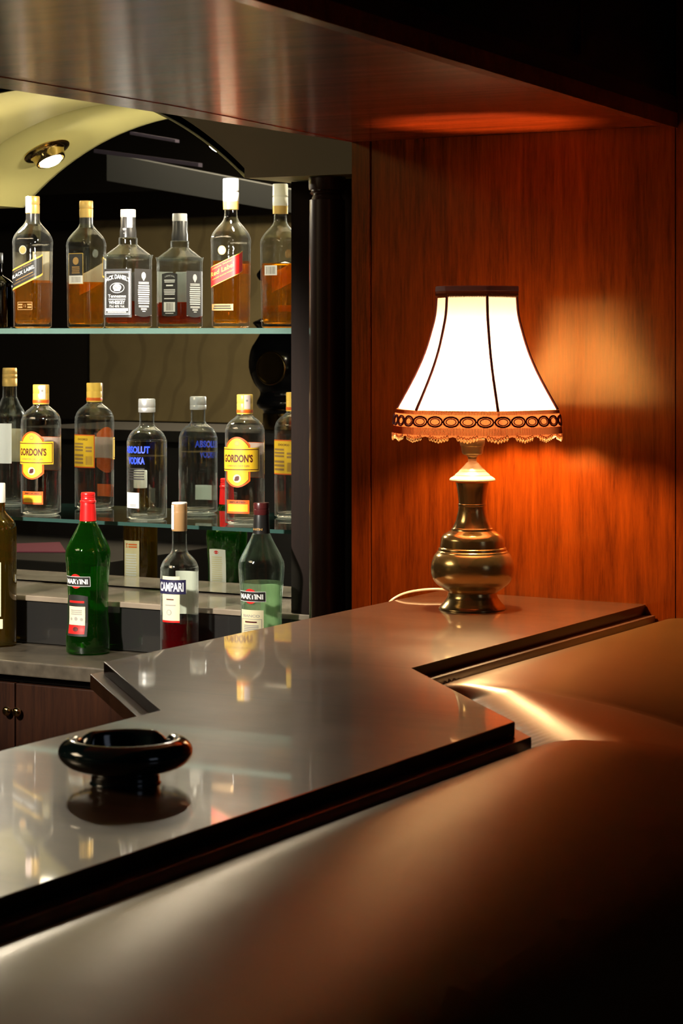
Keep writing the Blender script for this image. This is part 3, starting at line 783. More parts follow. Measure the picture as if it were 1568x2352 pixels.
# cord over the back edge of the counter
b = bm_()
base = [(-1.750, 3.50, .0035), (-1.775, 3.55, .004), (-1.800, 3.585, .008), (-1.838, 3.59, .0125), (-1.870, 3.565, .0115), (-1.890, 3.53, .005), (-1.902, 3.505, -.012), (-1.906, 3.485, -.05), (-1.906, 3.47, -.15)]
base3 = [(x - lx, y - ly, z) for x, y, z in base]
def catmull3(P, k=6):
    out = []
    for i in range(len(P) - 1):
        p0, p1, p2, p3 = (Vector(P[max(i - 1, 0)]), Vector(P[i]), Vector(P[i + 1]), Vector(P[min(i + 2, len(P) - 1)]))
        for j in range(k):
            t = j / k
            out.append(0.5 * ((2 * p1) + (p2 - p0) * t + (2 * p0 - 5 * p1 + 4 * p2 - p3) * t * t + (3 * p1 - p0 - 3 * p2 + p3) * t ** 3))
    out.append(Vector(P[-1])); return out
tube(b, catmull3(base3), .0022, 8)
obj('power_cord', b, 'cord_plastic', lamp, smooth=True)

# ------------------------------------------------------------------ ashtray
b = bm_()
pr = [(0.0, .001), (0.0, .034), (.002, .0352), (.006, .0350), (.010, .0365), (.0125, .047), (.017, .060), (.024, .0675), (.031, .0685), (.037, .0645), (.0405, .058), (.0412, .053), (.039, .048), (.033, .046), (.024, .043), (.018, .036), (.015, .02), (.0145, .001)]
prs = [(z * 1.12, r) for z, r in smooth_prof(pr, 3)]
na = 96; rings = []
for z, r in prs:
    ring = []
    for i in range(na):
        a = 2 * PI * i / na
        dz = 0
        for ac, wd in ((math.radians(46 + 29.6), .15), (math.radians(150 + 29.6), .13)):
            dd = (a - ac + PI) % (2 * PI) - PI
            dz += math.exp(-(dd / wd) ** 2)
        zz_ = z
        if z > .024 and r > .035: zz_ = z - (z - .024) * 0.85 * min(1, dz)
        ring.append(b.verts.new((r * math.cos(a), r * math.sin(a), zz_)))
    rings.append(ring)
for a, c in zip(rings, rings[1:]): sfaces(b, a, c)
b.faces.new(rings[0][::-1]); b.faces.new(rings[-1])
bmesh.ops.recalc_face_normals(b, faces=b.faces)
o = obj('ashtray', b, 'ashtray_glaze', smooth=True); o.location = (-1.358, 1.943, ZT)
tag(o, 'round dark green glazed ashtray with notched rim on the bar counter', 'ashtray')

# ------------------------------------------------------------------ bottles
class Surf:
    """outer surface of a bottle body; maps label millimetres onto it"""
    def __init__(s, prof, e):
        s.prof = prof; s.e = e
        K = 720; s.tab = [0.0]
        pts = [(sec(2 * PI * i / K, e) * math.cos(2 * PI * i / K), sec(2 * PI * i / K, e) * math.sin(2 * PI * i / K)) for i in range(K + 1)]
        for a, c in zip(pts, pts[1:]): s.tab.append(s.tab[-1] + math.hypot(c[0] - a[0], c[1] - a[1]))
        s.K = K
    def w(s, z):
        P = s.prof
        if z <= P[0][0]: return P[0][1]
        for (z0, r0), (z1, r1) in zip(P, P[1:]):
            if z0 <= z <= z1 and z1 > z0: return r0 + (r1 - r0) * (z - z0) / (z1 - z0)
        return P[-1][1]
    def arc(s, phi):
        t = (phi % (2 * PI)) / (2 * PI) * s.K; i = min(int(t), s.K - 1)
        return s.tab[i] + (s.tab[i + 1] - s.tab[i]) * (t - i)
    def phi(s, L):
        tot = s.tab[-1]; L %= tot
        lo_, hi_ = 0, s.K
        while hi_ - lo_ > 1:
            m = (lo_ + hi_) // 2
            if s.tab[m] <= L: lo_ = m
            else: hi_ = m
        f = (L - s.tab[lo_]) / max(1e-9, s.tab[lo_ + 1] - s.tab[lo_])
        return 2 * PI * (lo_ + f) / s.K
    def pt(s, u, v, eps, side):
        r = s.w(v)
        ph = s.phi(s.arc(side) + u / r)
        q = sec(ph, s.e)
        # offset along the outward radial direction
        return (r * q * math.cos(ph) + eps * math.cos(ph), r * q * math.sin(ph) + eps * math.sin(ph), v)
FRONT, RIGHT, BACK, LEFT = -PI / 2, 0.0, PI / 2, PI
def label_mesh(surf, layers, side=FRONT, paper=None):
    """layers: ('rect', u0, u1, v0, v1, mat[, slope]) ('arch', u0, u1, v0, v1, rise_top, rise_bottom, mat) ('disc', u, v, ru, rv, mat) ('text', str, u, v, width, height, mat[, slope, arc, bold])
       millimetres; first layers lie lowest"""
    bm = bmesh.new(); mats = []
    def mi(k):
        if k not in mats: mats.append(k)
        return mats.index(k)
    def P(u, v, e): return bm.verts.new(surf.pt(u / 1000, v / 1000, e, side))
    def grid(u0, u1, fb, ft, e, m, nu=None, nv=3):
        nu = nu or max(4, int(abs(u1 - u0) / 2.0))
        g = [[P(u0 + (u1 - u0) * i / nu, fb(u0 + (u1 - u0) * i / nu) + (ft(u0 + (u1 - u0) * i / nu) - fb(u0 + (u1 - u0) * i / nu)) * j / nv, e) for j in range(nv + 1)] for i in range(nu + 1)]
        for i in range(nu):
            for j in range(nv):
                f = bm.faces.new((g[i][j], g[i + 1][j], g[i + 1][j + 1], g[i][j + 1])); f.material_index = m
    e = 0.0004
    for L in layers:
        kind = L[0]
        if kind == 'rect':
            _, u0, u1, v0, v1, m = L[:6]; sl = L[6] if len(L) > 6 else 0
            grid(u0, u1, lambda u: v0 + sl * u, lambda u: v1 + sl * u, e, mi(m))
        elif kind == 'arch':
            _, u0, u1, v0, v1, rt, rb, m = L
            uc, hw = (u0 + u1) / 2, (u1 - u0) / 2
            grid(u0, u1, lambda u: v0 - rb * (1 - ((u - uc) / hw) ** 2), lambda u: v1 + rt * (1 - ((u - uc) / hw) ** 2), e, mi(m), nu=20)
        elif kind == 'disc':
            _, u, v, ru, rv, m = L
            c = P(u, v, e); ring = [P(u + ru * math.cos(2 * PI * i / 20), v + rv * math.sin(2 * PI * i / 20), e) for i in range(20)]
            for i in range(20):
                f = bm.faces.new((c, ring[i], ring[(i + 1) % 20])); f.material_index = mi(m)
        elif kind == 'lines':       # rows of fine print
            _, u0, u1, v0, v1, cnt, m = L
            for i in range(cnt):
                vc = v1 - (v1 - v0) * (i + .5) / cnt; hh = (v1 - v0) / cnt * .28
                s = random.uniform(0, .12) * (u1 - u0)
                grid(u0 + s * .5, u1 - s * .5, lambda u: vc - hh, lambda u: vc + hh, e, mi(m), nv=1)
        elif kind == 'bars':
            _, u0, u1, v0, v1, cnt, m = L
            for i in range(cnt):
                uc = u0 + (u1 - u0) * (i + .5) / cnt; ww = (u1 - u0) / cnt * random.choice((.18, .25, .36))
                grid(uc - ww, uc + ww, lambda u: v0, lambda u: v1, e, mi(m), nu=1, nv=1)
        elif kind == 'frame':
            _, u0, u1, v0, v1, t, m = L
            for a in ((u0, u1, v0, v0 + t), (u0, u1, v1 - t, v1), (u0, u0 + t, v0 + t, v1 - t), (u1 - t, u1, v0 + t, v1 - t)):
                grid(a[0], a[1], lambda u: a[2], lambda u: a[3], e, mi(m))
        elif kind == 'text':
            _, s, u, v, wd, ht, m = L[:7]
            sl = L[7] if len(L) > 7 else 0; arc = L[8] if len(L) > 8 else 0; bold = L[9] if len(L) > 9 else 0.0
            vs, fs = text_mesh(s, bold)
            V = []
            for x, y in vs:
                uu = u + x * wd; vv = v + y * ht + sl * (x * wd) + arc * (1 - (2 * x) ** 2)
                V.append(P(uu, vv, e))
            for f in fs:
                try: q = bm.faces.new([V[i] for i in f]); q.material_index = mi(m)
                except ValueError: pass
        e += 0.00012
    if paper:                       # the unprinted back of the paper, seen through the glass
        n0 = 0
        u0, u1, v0, v1 = paper[:4]; sl = paper[4] if len(paper) > 4 else 0
        e = 0.00025
        nu = max(4, int((u1 - u0) / 2))
        g = [[P(u0 + (u1 - u0) * i / nu, v0 + (v1 - v0) * j / 3 + sl * (u0 + (u1 - u0) * i / nu), e) for j in range(4)] for i in range(nu + 1)]
        m = mi('label_paper')
        for i in range(nu):
            for j in range(3):
                f = bm.faces.new((g[i][j], g[i][j + 1], g[i + 1][j + 1], g[i + 1][j])); f.material_index = m
    return bm, mats
def add_label(name, parent, surf, layers, side=FRONT, paper=None, lab=None):
    bm, mats = label_mesh(surf, layers, side, paper)
    o = obj(name, bm, mats, parent)
    if lab: o['label'] = lab
    return o
def bottle(name, label, cat, px, py_base_z, y, s, body, neck_e, body_e, glass, liquid, level, group, turn=0):
    """body: [(height px, half width px)] of the glass, s: metres per pixel"""
    x = on_y(px, y)
    root = thing(name, label, cat, (x, y, py_base_z), group, math.radians(turn))
    k = 1.0 if body_e <= 3 else 1 / 1.27
    zsh = [h for h, w_, q in body if q >= 1][-1] * s
    ztop = [h for h, w_, q in body if q == 0][0] * s
    def ex(z):
        if z <= zsh: return body_e
        if z >= ztop: return 2.0
        t = (z - zsh) / (ztop - zsh); return body_e + (2.0 - body_e) * t
    def kk(z):
        if z <= zsh: return k
        if z >= ztop: return 1.0
        return k + (1 - k) * (z - zsh) / (ztop - zsh)
    P = smooth_prof([(h * s, w_ * s) for h, w_, q in body], 4)
    P = [(z, r * kk(z)) for z, r in P]
    P = [(0.0, P[0][1] * .80), (0.0015, P[0][1] * .93)] + [(max(z, .004), r) for z, r in P[0:]]
    bm = bmesh.new(); lathe(bm, P, 72 if body_e > 3 else 56, nexp=ex)
    IN = [(z, r * .93) for z, r in P if z > .008]
    IN = [(.0085, IN[0][1] * .6), (.009, IN[0][1] * .9)] + IN[1:]
    n0 = len(bm.faces)
    lathe(bm, IN, 72 if body_e > 3 else 56, nexp=ex)
    bm.faces.ensure_lookup_table()
    bmesh.ops.reverse_faces(bm, faces=bm.faces[n0:])
    for f in bm.faces:
        if all(v.co.z < .0095 for v in f.verts): f.material_index = 1
    base_m = glass if glass not in ('glass_clear',) else ('glass_base_glint_amber' if liquid in ('liquid_whisky', 'liquid_bourbon') else 'glass_base_glint')
    obj('glass_body', bm, [glass, base_m], root, smooth=True, angle=55)
    surf = Surf(P, body_e)
    if liquid:
        Q = [(.0105, surf.w(.02) * .70), (.0115, surf.w(.02) * .84), (.014, surf.w(.02) * .91)]
        z = .02
        while z < level:
            Q.append((z, surf.w(z) * .918)); z += .01
        Q.append((level, surf.w(level) * .918))
        bm = bmesh.new(); lathe(bm, Q, 64 if body_e > 3 else 48, nexp=ex)
        obj('liquid', bm, liquid, root, smooth=True, angle=50)
    return root, surf
def cap_part(root, name, prof, s, mat, n=36, angle=40):
    bm = bmesh.new(); lathe(bm, [(h * s, w_ * s) for h, w_ in prof], n)
    return obj(name, bm, mat, root, smooth=True, angle=angle)
YS = 4.212

# ---- blended whisky bottles (square, slanted label)
def whisky(px, y, s, red):
    body = [(0, 43, 1), (4, 44, 1), (60, 45, 1), (150, 46.3, 1), (190, 46.5, 1), (200, 45.5, .9), (212, 41, .7), (226, 31, .5), (238, 21, .2), (246, 17, 0), (256, 15, 0), (288, 14.5, 0)]
    col = 'red' if red else 'black'
    lab = 'square clear whisky bottle with slanted red label, amber below, on upper shelf' if red else 'square clear whisky bottle with slanted black and gold label, on upper shelf'
    root, sf_ = bottle('whisky_bottle', lab, 'bottle', px, Z1, y, s, body, 2, 7, 'glass_clear', 'liquid_whisky', .145 if red else .109, 'whisky bottles on the upper shelf', 6)
    sl = .43
    if red:
        L = [('rect', -50, 50, 101, 145, 'label_gold', sl), ('rect', -49, 49, 102.5, 143.5, 'label_red', sl),
             ('text', 'Johnnie Walker', -4, 136, 48, 4.2, 'label_gold', sl), ('text', 'Red Label', -4, 125.5, 56, 10, 'label_gold', sl, 0, .012),
             ('text', 'BLENDED SCOTCH WHISKY', -2, 114.5, 50, 2.6, 'label_gold', sl)]
        add_label('front_label', root, sf_, L, paper=(-49, 49, 101.5, 144.5, sl), lab='slanted red label')
        add_label('back_label', root, sf_, [('rect', -17, 17, 118, 140, 'ink_white'), ('bars', -13, 13, 121, 137, 12, 'ink_grey')], BACK)
        add_label('lower_label', root, sf_, [('rect', -30, 22, 38, 52, 'label_bronze'), ('lines', -26, 18, 40, 50, 2, 'label_charcoal')])
        cap_part(root, 'cap', [(286, 17.5), (288, 18.2), (306, 18.2), (308, 17.2), (310, 18.4), (312, 18.2), (336, 18), (338, 17)], s, 'cap_white')
        cap_part(root, 'capsule', [(268, 17.6), (286, 18), (287, 17)], s, 'cap_gold')
        cs = Surf([(268 * s, 18.4 * s), (340 * s, 18.4 * s)], 2)
        add_label('tax_seal', root, cs, [('rect', -12, 10, 295 * s * 1000, 337 * s * 1000, 'cap_white'), ('disc', 2, 312 * s * 1000, 3, 4, 'ink_grey')])
    else:
        L = [('rect', -50, 50, 100, 147, 'label_gold', sl), ('rect', -48, 49, 104, 143.5, 'label_black', sl),
             ('text', 'Johnnie Walker', -4, 137.5, 46, 4.0, 'label_bronze', sl), ('text', 'BLACK LABEL', -4, 127.5, 60, 8.0, 'ink_white', sl, 0, .01),
             ('rect', -22, 22, 117, 118.6, 'label_bronze', sl), ('text', 'BLENDED SCOTCH WHISKY', 0, 111, 54, 2.4, 'label_bronze', sl)]
        add_label('front_label', root, sf_, L, paper=(-49, 49, 100.5, 146.5, sl), lab='slanted black label with gold borders')
        add_label('back_label', root, sf_, [('rect', -22, 22, 104, 176, 'label_gold'), ('rect', -21, 21, 124, 175, 'label_charcoal'), ('disc', 0, 158, 9, 9, 'label_bronze'), ('lines', -12, 12, 128, 146, 4, 'label_bronze'), ('rect', -21, 21, 105, 124, 'ink_white'), ('bars', -14, 14, 108, 121, 12, 'ink_grey')], BACK, paper=(-21.5, 21.5, 104.5, 175.5))
        add_label('lower_label', root, sf_, [('frame', -18, 20, 42, 60, 1.2, 'label_bronze'), ('text', '12', 1, 51, 6, 6, 'label_bronze'), ('lines', -16, -5, 45, 57, 2, 'label_bronze'), ('lines', 7, 18, 45, 57, 2, 'label_bronze')])
        cap_part(root, 'cap', [(264, 15.6), (266, 16), (284, 16), (285, 15), (287, 16.2), (302, 16), (304, 15)], s, 'cap_gold')
        cap_part(root, 'capsule', [(240, 16.8), (246, 15.8), (264, 15.6), (265, 14)], s, 'cap_black')
        cs = Surf([(240 * s, 16.4 * s), (310 * s, 16.4 * s)], 2)
        add_label('tax_seal', root, cs, [('rect', -13, 6, 266 * s * 1000, 303 * s * 1000, 'seal_pink')])
    zs_ = 190 * s * 1000 - (14 if red else 10)
    add_label('glass_emblem', root, sf_, [('disc', -4, zs_, 9.5, 10, 'ink_grey' if not red else 'label_bronze'), ('disc', -4, zs_, 8, 8.5, 'label_bronze' if not red else 'ink_grey')])
    return root
whisky(75, YS, .0009868, False)
whisky(530, YS, .000955, True)

# ---- square sour mash bottle
s = 5.13 / F
body = [(0, 53, 1), (4, 54, 1), (157, 54, 1), (160, 54.5, 1), (160, 54.5, .9), (165, 52, .7), (176, 38, .5), (185, 27, .2), (191, 22.5, 0), (191, 22.5, 0), (192, 21.5, 0), (206, 21.5, 0), (207, 20, 0), (208, 19, 0), (222, 18.8, 0), (232, 16.5, 0), (254, 16, 0)]
root, sf_ = bottle('whiskey_bottle', 'square bottle with ornate black and white labels, nearly empty, on upper shelf', 'bottle', 294, Z1, YS, s, body, 2, 8, 'glass_clear', 'liquid_bourbon', .060, 'whisky bottles on the upper shelf')
W_ = 'ink_white'
L = [('rect', -37, 37, 24, 131, 'label_black'), ('frame', -33.5, 33.5, 30, 125, 1.3, W_), ('frame', -30.5, 30.5, 33, 122, .8, W_),
     ('arch', -31, 31, 108, 111, 10, -8, 'label_black'), ('text', "JACK DANIEL'S", 0, 103.5, 66, 13, W_, 0, 9, .03),
     ('disc', 0, 89, 19, 11.5, W_), ('disc', 0, 89, 17.5, 10, 'label_charcoal'), ('disc', 0, 90, 11, 8, W_), ('text', 'No.7', 0, 90, 14, 6, 'ink_black', 0, 0, .01), ('lines', -8, 8, 81.5, 83.5, 1, W_),
     ('text', 'Tennessee', 0, 71, 46, 7, W_, 0, 0, .015), ('lines', -22, 22, 62, 66, 1, W_), ('text', 'WHISKEY', 0, 57, 42, 8, W_, 0, 0, .03),
     ('text', '75cl 40% Vol.', 0, 48.5, 40, 5, W_, 0, 0, .01), ('rect', -28, 28, 38, 44, W_), ('lines', -22, 22, 39, 43, 2, 'ink_grey'), ('lines', -24, 24, 34.5, 37.5, 1, W_)]
add_label('front_label', root, sf_, L, paper=(-37, 37, 24, 131))
for sd in (RIGHT, LEFT):
    Ls = [('arch', -33, 33, 30, 131, 0, 5, 'label_charcoal'), ('disc', 0, 116, 8, 8, W_), ('disc', 0, 109, 3, 4, W_), ('lines', -21, 21, 97, 103, 2, W_), ('lines', -22, 22, 53, 96, 9, W_), ('lines', -20, 20, 46, 51, 2, W_), ('lines', -12, 12, 40, 45, 2, W_), ('lines', -6, 6, 36, 39, 1, W_)]
    add_label('side_label', root, sf_, Ls, sd, paper=(-32, 32, 28, 130.5))
Lb = [('arch', -21, 21, 30, 124, 3, 3, 'label_black'), ('text', "JACK DANIEL'S", 0, 117, 26, 4, W_, 0, 3), ('lines', -15, 15, 104, 112, 2, W_), ('lines', -10, 10, 95, 101, 1, W_), ('lines', -16, 16, 76, 90, 4, W_), ('lines', -15, 15, 66, 70, 1, W_), ('rect', -15, 15, 38, 60, W_), ('bars', -9, 9, 41, 58, 9, 'ink_grey'), ('lines', -12, 12, 33, 36, 1, W_)]
add_label('back_label', root, sf_, Lb, BACK)
cap_part(root, 'cap', [(254, 17.3), (256, 17.6), (270, 17.4), (272, 17)], s, 'ink_grey')
cap_part(root, 'neck_sleeve', [(208, 19.3), (222, 19.2), (232, 17.4), (252, 17), (254, 16.5)], s, 'cap_black')
cs = Surf([(200 * s, 19.5 * s), (230 * s, 17.8 * s), (260 * s, 17.6 * s)], 2)
add_label('neck_medallion', root, cs, [('disc', 2, 221 * s * 1000, 7, 7.5, W_), ('disc', 2, 221 * s * 1000, 5.4, 6, 'label_bronze'), ('disc', 2, 221 * s * 1000, 4, 4.4, W_)])
add_label('tax_seal', root, cs, [('rect', 8, 20, 230 * s * 1000, 254 * s * 1000, 'paper_white')])

# ---- dark bottle at the frame's edge
s = .00099
root, sf_ = bottle('liqueur_bottle', 'dark squat bottle at the left end of the upper shelf', 'bottle', -136, Z1, YS, s, [(0, 42, 1), (4, 43, 1), (100, 43, 1), (115, 38, .5), (125, 24, .3), (132, 16, 0), (160, 15, 0)], 2, 2, 'glass_dark', 'liquid_dark', .09, 'whisky bottles on the upper shelf')
cap_part(root, 'cap', [(158, 16), (160, 17), (182, 17), (184, 16)], s, 'cap_black')

# ---- dry gin bottles
def gin(px, y, s, label):
    body = [(0, 42, 1), (4, 43, 1), (100, 43.4, 1), (208, 43.4, 1), (218, 42.6, .9), (228, 40, .7), (237, 33.5, .5), (243, 26, .3), (248, 20.5, 0), (253, 18, 0), (290, 17, 0)]
    root, sf_ = bottle('gin_bottle', label, 'bottle', px, Z2, y, s, body, 2, 2.5, 'glass_clear', 'liquid_clear', .150, 'gin bottles on the lower shelf', 8)
    Y_, O_ = 'label_yellow', 'label_orange'
    L = [('arch', -29, 29, 95, 172, 17, 14, O_), ('arch', -25.6, 25.6, 97.5, 169.5, 17, 14, 'ink_maroon'), ('arch', -24.6, 24.6, 98.2, 168.8, 17, 14, Y_),
         ('disc', 0, 175, 5.5, 5, 'label_bronze'), ('disc', 0, 175, 4, 3.4, 'label_gold'),
         ('disc', 0, 100, 9, 9, 'label_cream'), ('disc', 0, 100, 5, 5, 'ink_maroon'), ('disc', 2.5, 103, 2.6, 2.6, 'ink_maroon'), ('disc', -3, 97, 3, 2.4, 'ink_maroon'),
         ('rect', -52, 52, 115, 166, Y_), ('frame', -49.5, 49.5, 118, 163, 1.8, 'ink_maroon'),
         ('text', "GORDON'S", 0, 143, 68, 17, 'ink_maroon', 0, 0, .035), ('text', 'LONDON DRY GIN', 0, 127, 52, 4.4, 'label_bronze', 0, 0, .015)]
    add_label('front_label', root, sf_, L, paper=(-51, 51, 116, 165))
    add_label('neck_label', root, sf_, [('rect', -27, 27, 25, 54, O_), ('rect', -23, 24, 29, 45.5, 'label_bronze'), ('rect', -22.4, 23.4, 29.6, 45, Y_), ('text', 'IMPORTED', 0, 49.5, 36, 3.4, 'ink_black', 0, 0, .02)])
    root.children[-1].name = 'lower_label'
    add_label('back_label', root, sf_, [('rect', -35, 35, 97, 174, O_), ('rect', -32.5, 32.5, 99.5, 171.5, Y_), ('text', "GORDON'S", -3, 163, 30, 5, 'ink_maroon', 0, 0, .02), ('lines', -6, 28, 134, 156, 3, 'label_bronze'), ('lines', -6, 28, 104, 130, 3, 'label_bronze'), ('bars', -29, -12, 104, 124, 8, 'label_bronze'), ('lines', -29, -12, 132, 148, 2, 'label_bronze')], BACK, paper=(-34, 34, 98, 173))
    cap_part(root, 'cap', [(253, 18.2), (254, 18.6), (277, 18.6), (278, 18.2), (279, 18.6), (296, 18.6), (298, 17.6)], s, 'cap_yellow')
    cap_part(root, 'cap_band', [(256, 19.0), (257, 19.1), (262, 19.1), (263, 18.8)], s, 'label_orange')
    cs = Surf([(250 * s, 18.9 * s), (300 * s, 18.9 * s)], 2)
    add_label('tax_seal', root, cs, [('rect', 6, 20, 265 * s * 1000, 297 * s * 1000, 'seal_pink'), ('disc', 12, 284 * s * 1000, 2.4, 2.4, 'ink_grey')])
    return root
gin(94, YS, .000986, 'gin bottle with yellow label, just left of centre of lower shelf, behind green bottle')
gin(562, YS, .000935, 'gin bottle with yellow label at right end of lower shelf')
# ---- gin bottle cut by the frame
s = .000997
root, sf_ = bottle('gin_bottle', 'tall clear bottle with gold cap mirrored at the left end of the lower shelf', 'bottle', -104, Z2, YS, s, [(0, 37, 1), (4, 38, 1), (200, 38, 1), (212, 37, .9), (228, 32, .6), (240, 25, .4), (255, 19, 0), (262, 17, 0), (300, 16.5, 0)], 2, 2.3, 'glass_clear', 'liquid_clear', .11, 'gin bottles on the lower shelf')
add_label('front_label', root, sf_, [('rect', -30, 30, 100, 180, 'label_yellow')], paper=(-30, 30, 100, 180))
add_label('back_label', root, sf_, [('rect', -30, 30, 100, 195, 'ink_white')], BACK, paper=(-30, 30, 100, 195))
cap_part(root, 'cap', [(284, 17.4), (286, 17.8), (302, 17.8), (303, 17), (304, 17.8), (312, 17.8), (313, 17), (314, 17.6), (326, 17.2), (328, 16)], s, 'cap_gold')

# ---- vodka bottle
s = 5.083 / F
root, sf_ = bottle('vodka_bottle', 'round clear vodka bottle with blue lettering and silver cap on lower shelf', 'bottle', 337, Z2, YS, s,
                   [(0, 45, 1), (4, 46, 1), (100, 46, 1), (172, 46, 1), (182, 45, .9), (194, 40.5, .7), (203, 33.5, .5), (209, 25, .3), (214, 19.5, 0), (219, 17.2, 0), (224, 17, 0), (248, 17, 0)], 2, 2, 'glass_clear', 'liquid_clear', .140, 'vodka')
del root['group']
add_label('blue_lettering', root, sf_, [('text', 'ABSOLUT', 0, 155, 66, 16, 'ink_blue', 0, 0, .045), ('text', 'VODKA', 0, 131, 44, 16, 'ink_blue', 0, 0, .045)], lab='bold blue lettering on the glass')
add_label('small_print', root, sf_, [('lines', -22, 22, 88, 116, 5, 'label_charcoal')])
add_label('sticker', root, sf_, [('rect', -32, 9, 27, 61, 'paper_white'), ('lines', -16, 2, 30, 36, 2, 'ink_grey')])
cap_part(root, 'cap', [(246, 19), (247, 19.6), (256, 19.6), (257, 19), (258, 19.6), (275, 19.4), (277, 18.2)], s, 'chrome_white')

# ---- vermouth bottles
def vermouth(px, y, s, green, vs_=0):
    body = [(0, 47, 1), (3, 50, 1), (40, 50.5, 1), (52, 49.5, 1), (75, 46.5, 1), (120, 46.5, 1), (160, 47.5, 1), (195, 50, 1), (222, 51.8, 1), (238, 50.5, .9), (252, 45, .6), (270, 35.5, .4), (288, 26, .3), (300, 20.5, 0), (306, 18.5, 0), (345, 17, 0)]
    lab = 'green glass vermouth bottle with red cap standing on the back counter' if green else 'pale clear vermouth bottle with dark cap, right end of back counter row'
    root, sf_ = bottle('vermouth_bottle', lab, 'bottle', px, ZK, y, s, body, 2, 2, 'glass_green' if green else 'glass_aqua', 'liquid_dark' if green else 'liquid_pale', .076 if green else .176, 'vermouth bottles on the back counter')
    m = lambda a: a + vs_
    add_label('brand_label', root, sf_, [('disc', 0, m(158), 15.5, 15.5, 'label_red' if not green else 'label_red'), ('rect', -33, 33, m(147), m(168), 'ink_white'), ('rect', -32.2, 32.2, m(147.8), m(167.2), 'label_black'), ('text', 'MARTINI', 0, m(157.5), 55, 10.5, 'ink_white', 0, 0, .035)], lab='black name band over a red disc')
    if green:
        L = [('arch', -27, 27, 41, 126, 3, 0, 'label_black'), ('lines', -20, 20, 110, 118, 1, 'label_red'), ('rect', -21, 21, 64, 104, 'label_cream'), ('rect', -21, 21, 46, 64, 'label_red'), ('disc', -13, 77, 3.4, 3.4, 'ink_grey'), ('disc', 0, 78, 4.2, 4.2, 'ink_grey'), ('disc', 13, 77, 3.4, 3.4, 'ink_grey'), ('disc', 0, 56, 7, 5, 'ink_maroon'), ('lines', -15, 15, 86, 98, 3, 'ink_grey')]
        add_label('lower_label', root, sf_, L)
        add_label('back_label', root, sf_, [('arch', -23, 23, 78, 180, 2, 0, 'paper_white'), ('disc', 0, 174, 6, 4, 'label_red'), ('lines', -15, 15, 95, 165, 14, 'label_cream')], BACK, paper=(-23, 23, 78, 180))
        cap_part(root, 'cap', [(345, 17), (346, 18.6), (350, 18.6), (352, 16.4), (356, 16.8), (358, 16.0), (360, 16.8), (362, 16.0), (364, 16.8), (367, 16.2), (369, 15.2)], s, 'cap_red')
        cap_part(root, 'neck_sleeve', [(304, 19.4), (325, 18.4), (338, 17.6), (344, 17.4), (346, 17)], s, 'cap_red')
    else:
        L = [('rect', -28, 28, 40, m(130), 'label_cream'), ('text', 'BIANCO', 0, m(118), 40, 5.5, 'ink_grey', 0, 0, .02), ('rect', -14, 14, m(104), m(107), 'ink_maroon'), ('lines', -18, 18, 60, m(100), 9, 'ink_grey'), ('frame', -24, 24, 44, m(112), .8, 'ink_grey')]
        add_label('lower_label', root, sf_, L, paper=(-28, 28, 40, m(130)))
        add_label('back_label', root, sf_, [('arch', -25, 25, 60, 165, 2, 0, 'paper_white')], BACK, paper=(-25, 25, 60, 165))
        cap_part(root, 'cap', [(344, 17.4), (346, 18), (356, 18), (357, 17), (358, 18), (368, 18), (371, 17)], s, 'cap_maroon')
        cap_part(root, 'neck_sleeve', [(302, 19.6), (325, 18.2), (343, 17.4), (345, 17)], s, 'cap_black')
        cs = Surf([(300 * s, 19.9 * s), (345 * s, 18 * s)], 2)
        add_label('sleeve_lettering', root, cs, [('text', 'MARTINI', 0, 312 * s * 1000, 24, 4.5, 'label_bronze', 0, 0, .03)])
    return root
vermouth(202, 4.038, .000934, True)
vermouth(600, 4.04, .000912, False, -8)
# ---- bitter bottle
s = 4.837 / F
root, sf_ = bottle('bitter_bottle', 'clear bottle of red bitter with cream and navy label, between two vermouth bottles', 'bottle', 412, ZK, 4.04, s,
                   [(0, 42, 1), (3, 43.5, 1), (120, 44, 1), (205, 44, 1), (216, 43, .9), (228, 38, .6), (238, 30, .4), (247, 21.5, .2), (254, 18, 0), (262, 17, 0), (300, 16.6, 0)], 2, 2, 'glass_clear', 'liquid_red', .080, 'x', 4)
del root['group']
add_label('front_label', root, sf_, [('rect', -21, 21, 88, 180, 'label_cream'), ('rect', -21, 21, 84, 88, 'label_red'), ('disc', -2, 105, 6, 6, 'ink_grey'), ('disc', -2, 105, 4, 4.5, 'label_cream'), ('lines', -13, 14, 118, 122, 1, 'ink_grey'), ('lines', -9, 9, 130, 134, 1, 'ink_maroon'),
                                   ('rect', -34, 34, 143, 173, 'label_navy'), ('text', 'CAMPARI', 0, 158, 58, 19, 'ink_white', 0, 0, .03)], paper=(-21, 21, 86, 180))
add_label('back_label', root, sf_, [('rect', -29, 29, 93, 184, 'paper_white'), ('lines', -22, 22, 110, 170, 9, 'ink_grey')], BACK, paper=(-29, 29, 93, 184))
cap_part(root, 'cap', [(298, 17), (299, 17.6), (340, 17.6)] + [q for i in range(4) for q in ((342 + i * 4, 17.8), (344 + i * 4, 17.2))] + [(359, 17.6), (362, 17)], s, 'cap_tan')
cap_part(root, 'cap_top', [(360, 17.7), (362, 17.7), (363.5, 17)], s, 'cap_white')
cs = Surf([(290 * s, 18.1 * s), (365 * s, 18.1 * s)], 2)
add_label('tax_seal', root, cs, [('rect', -26, -4, 302 * s * 1000, 358 * s * 1000, 'paper_white')])
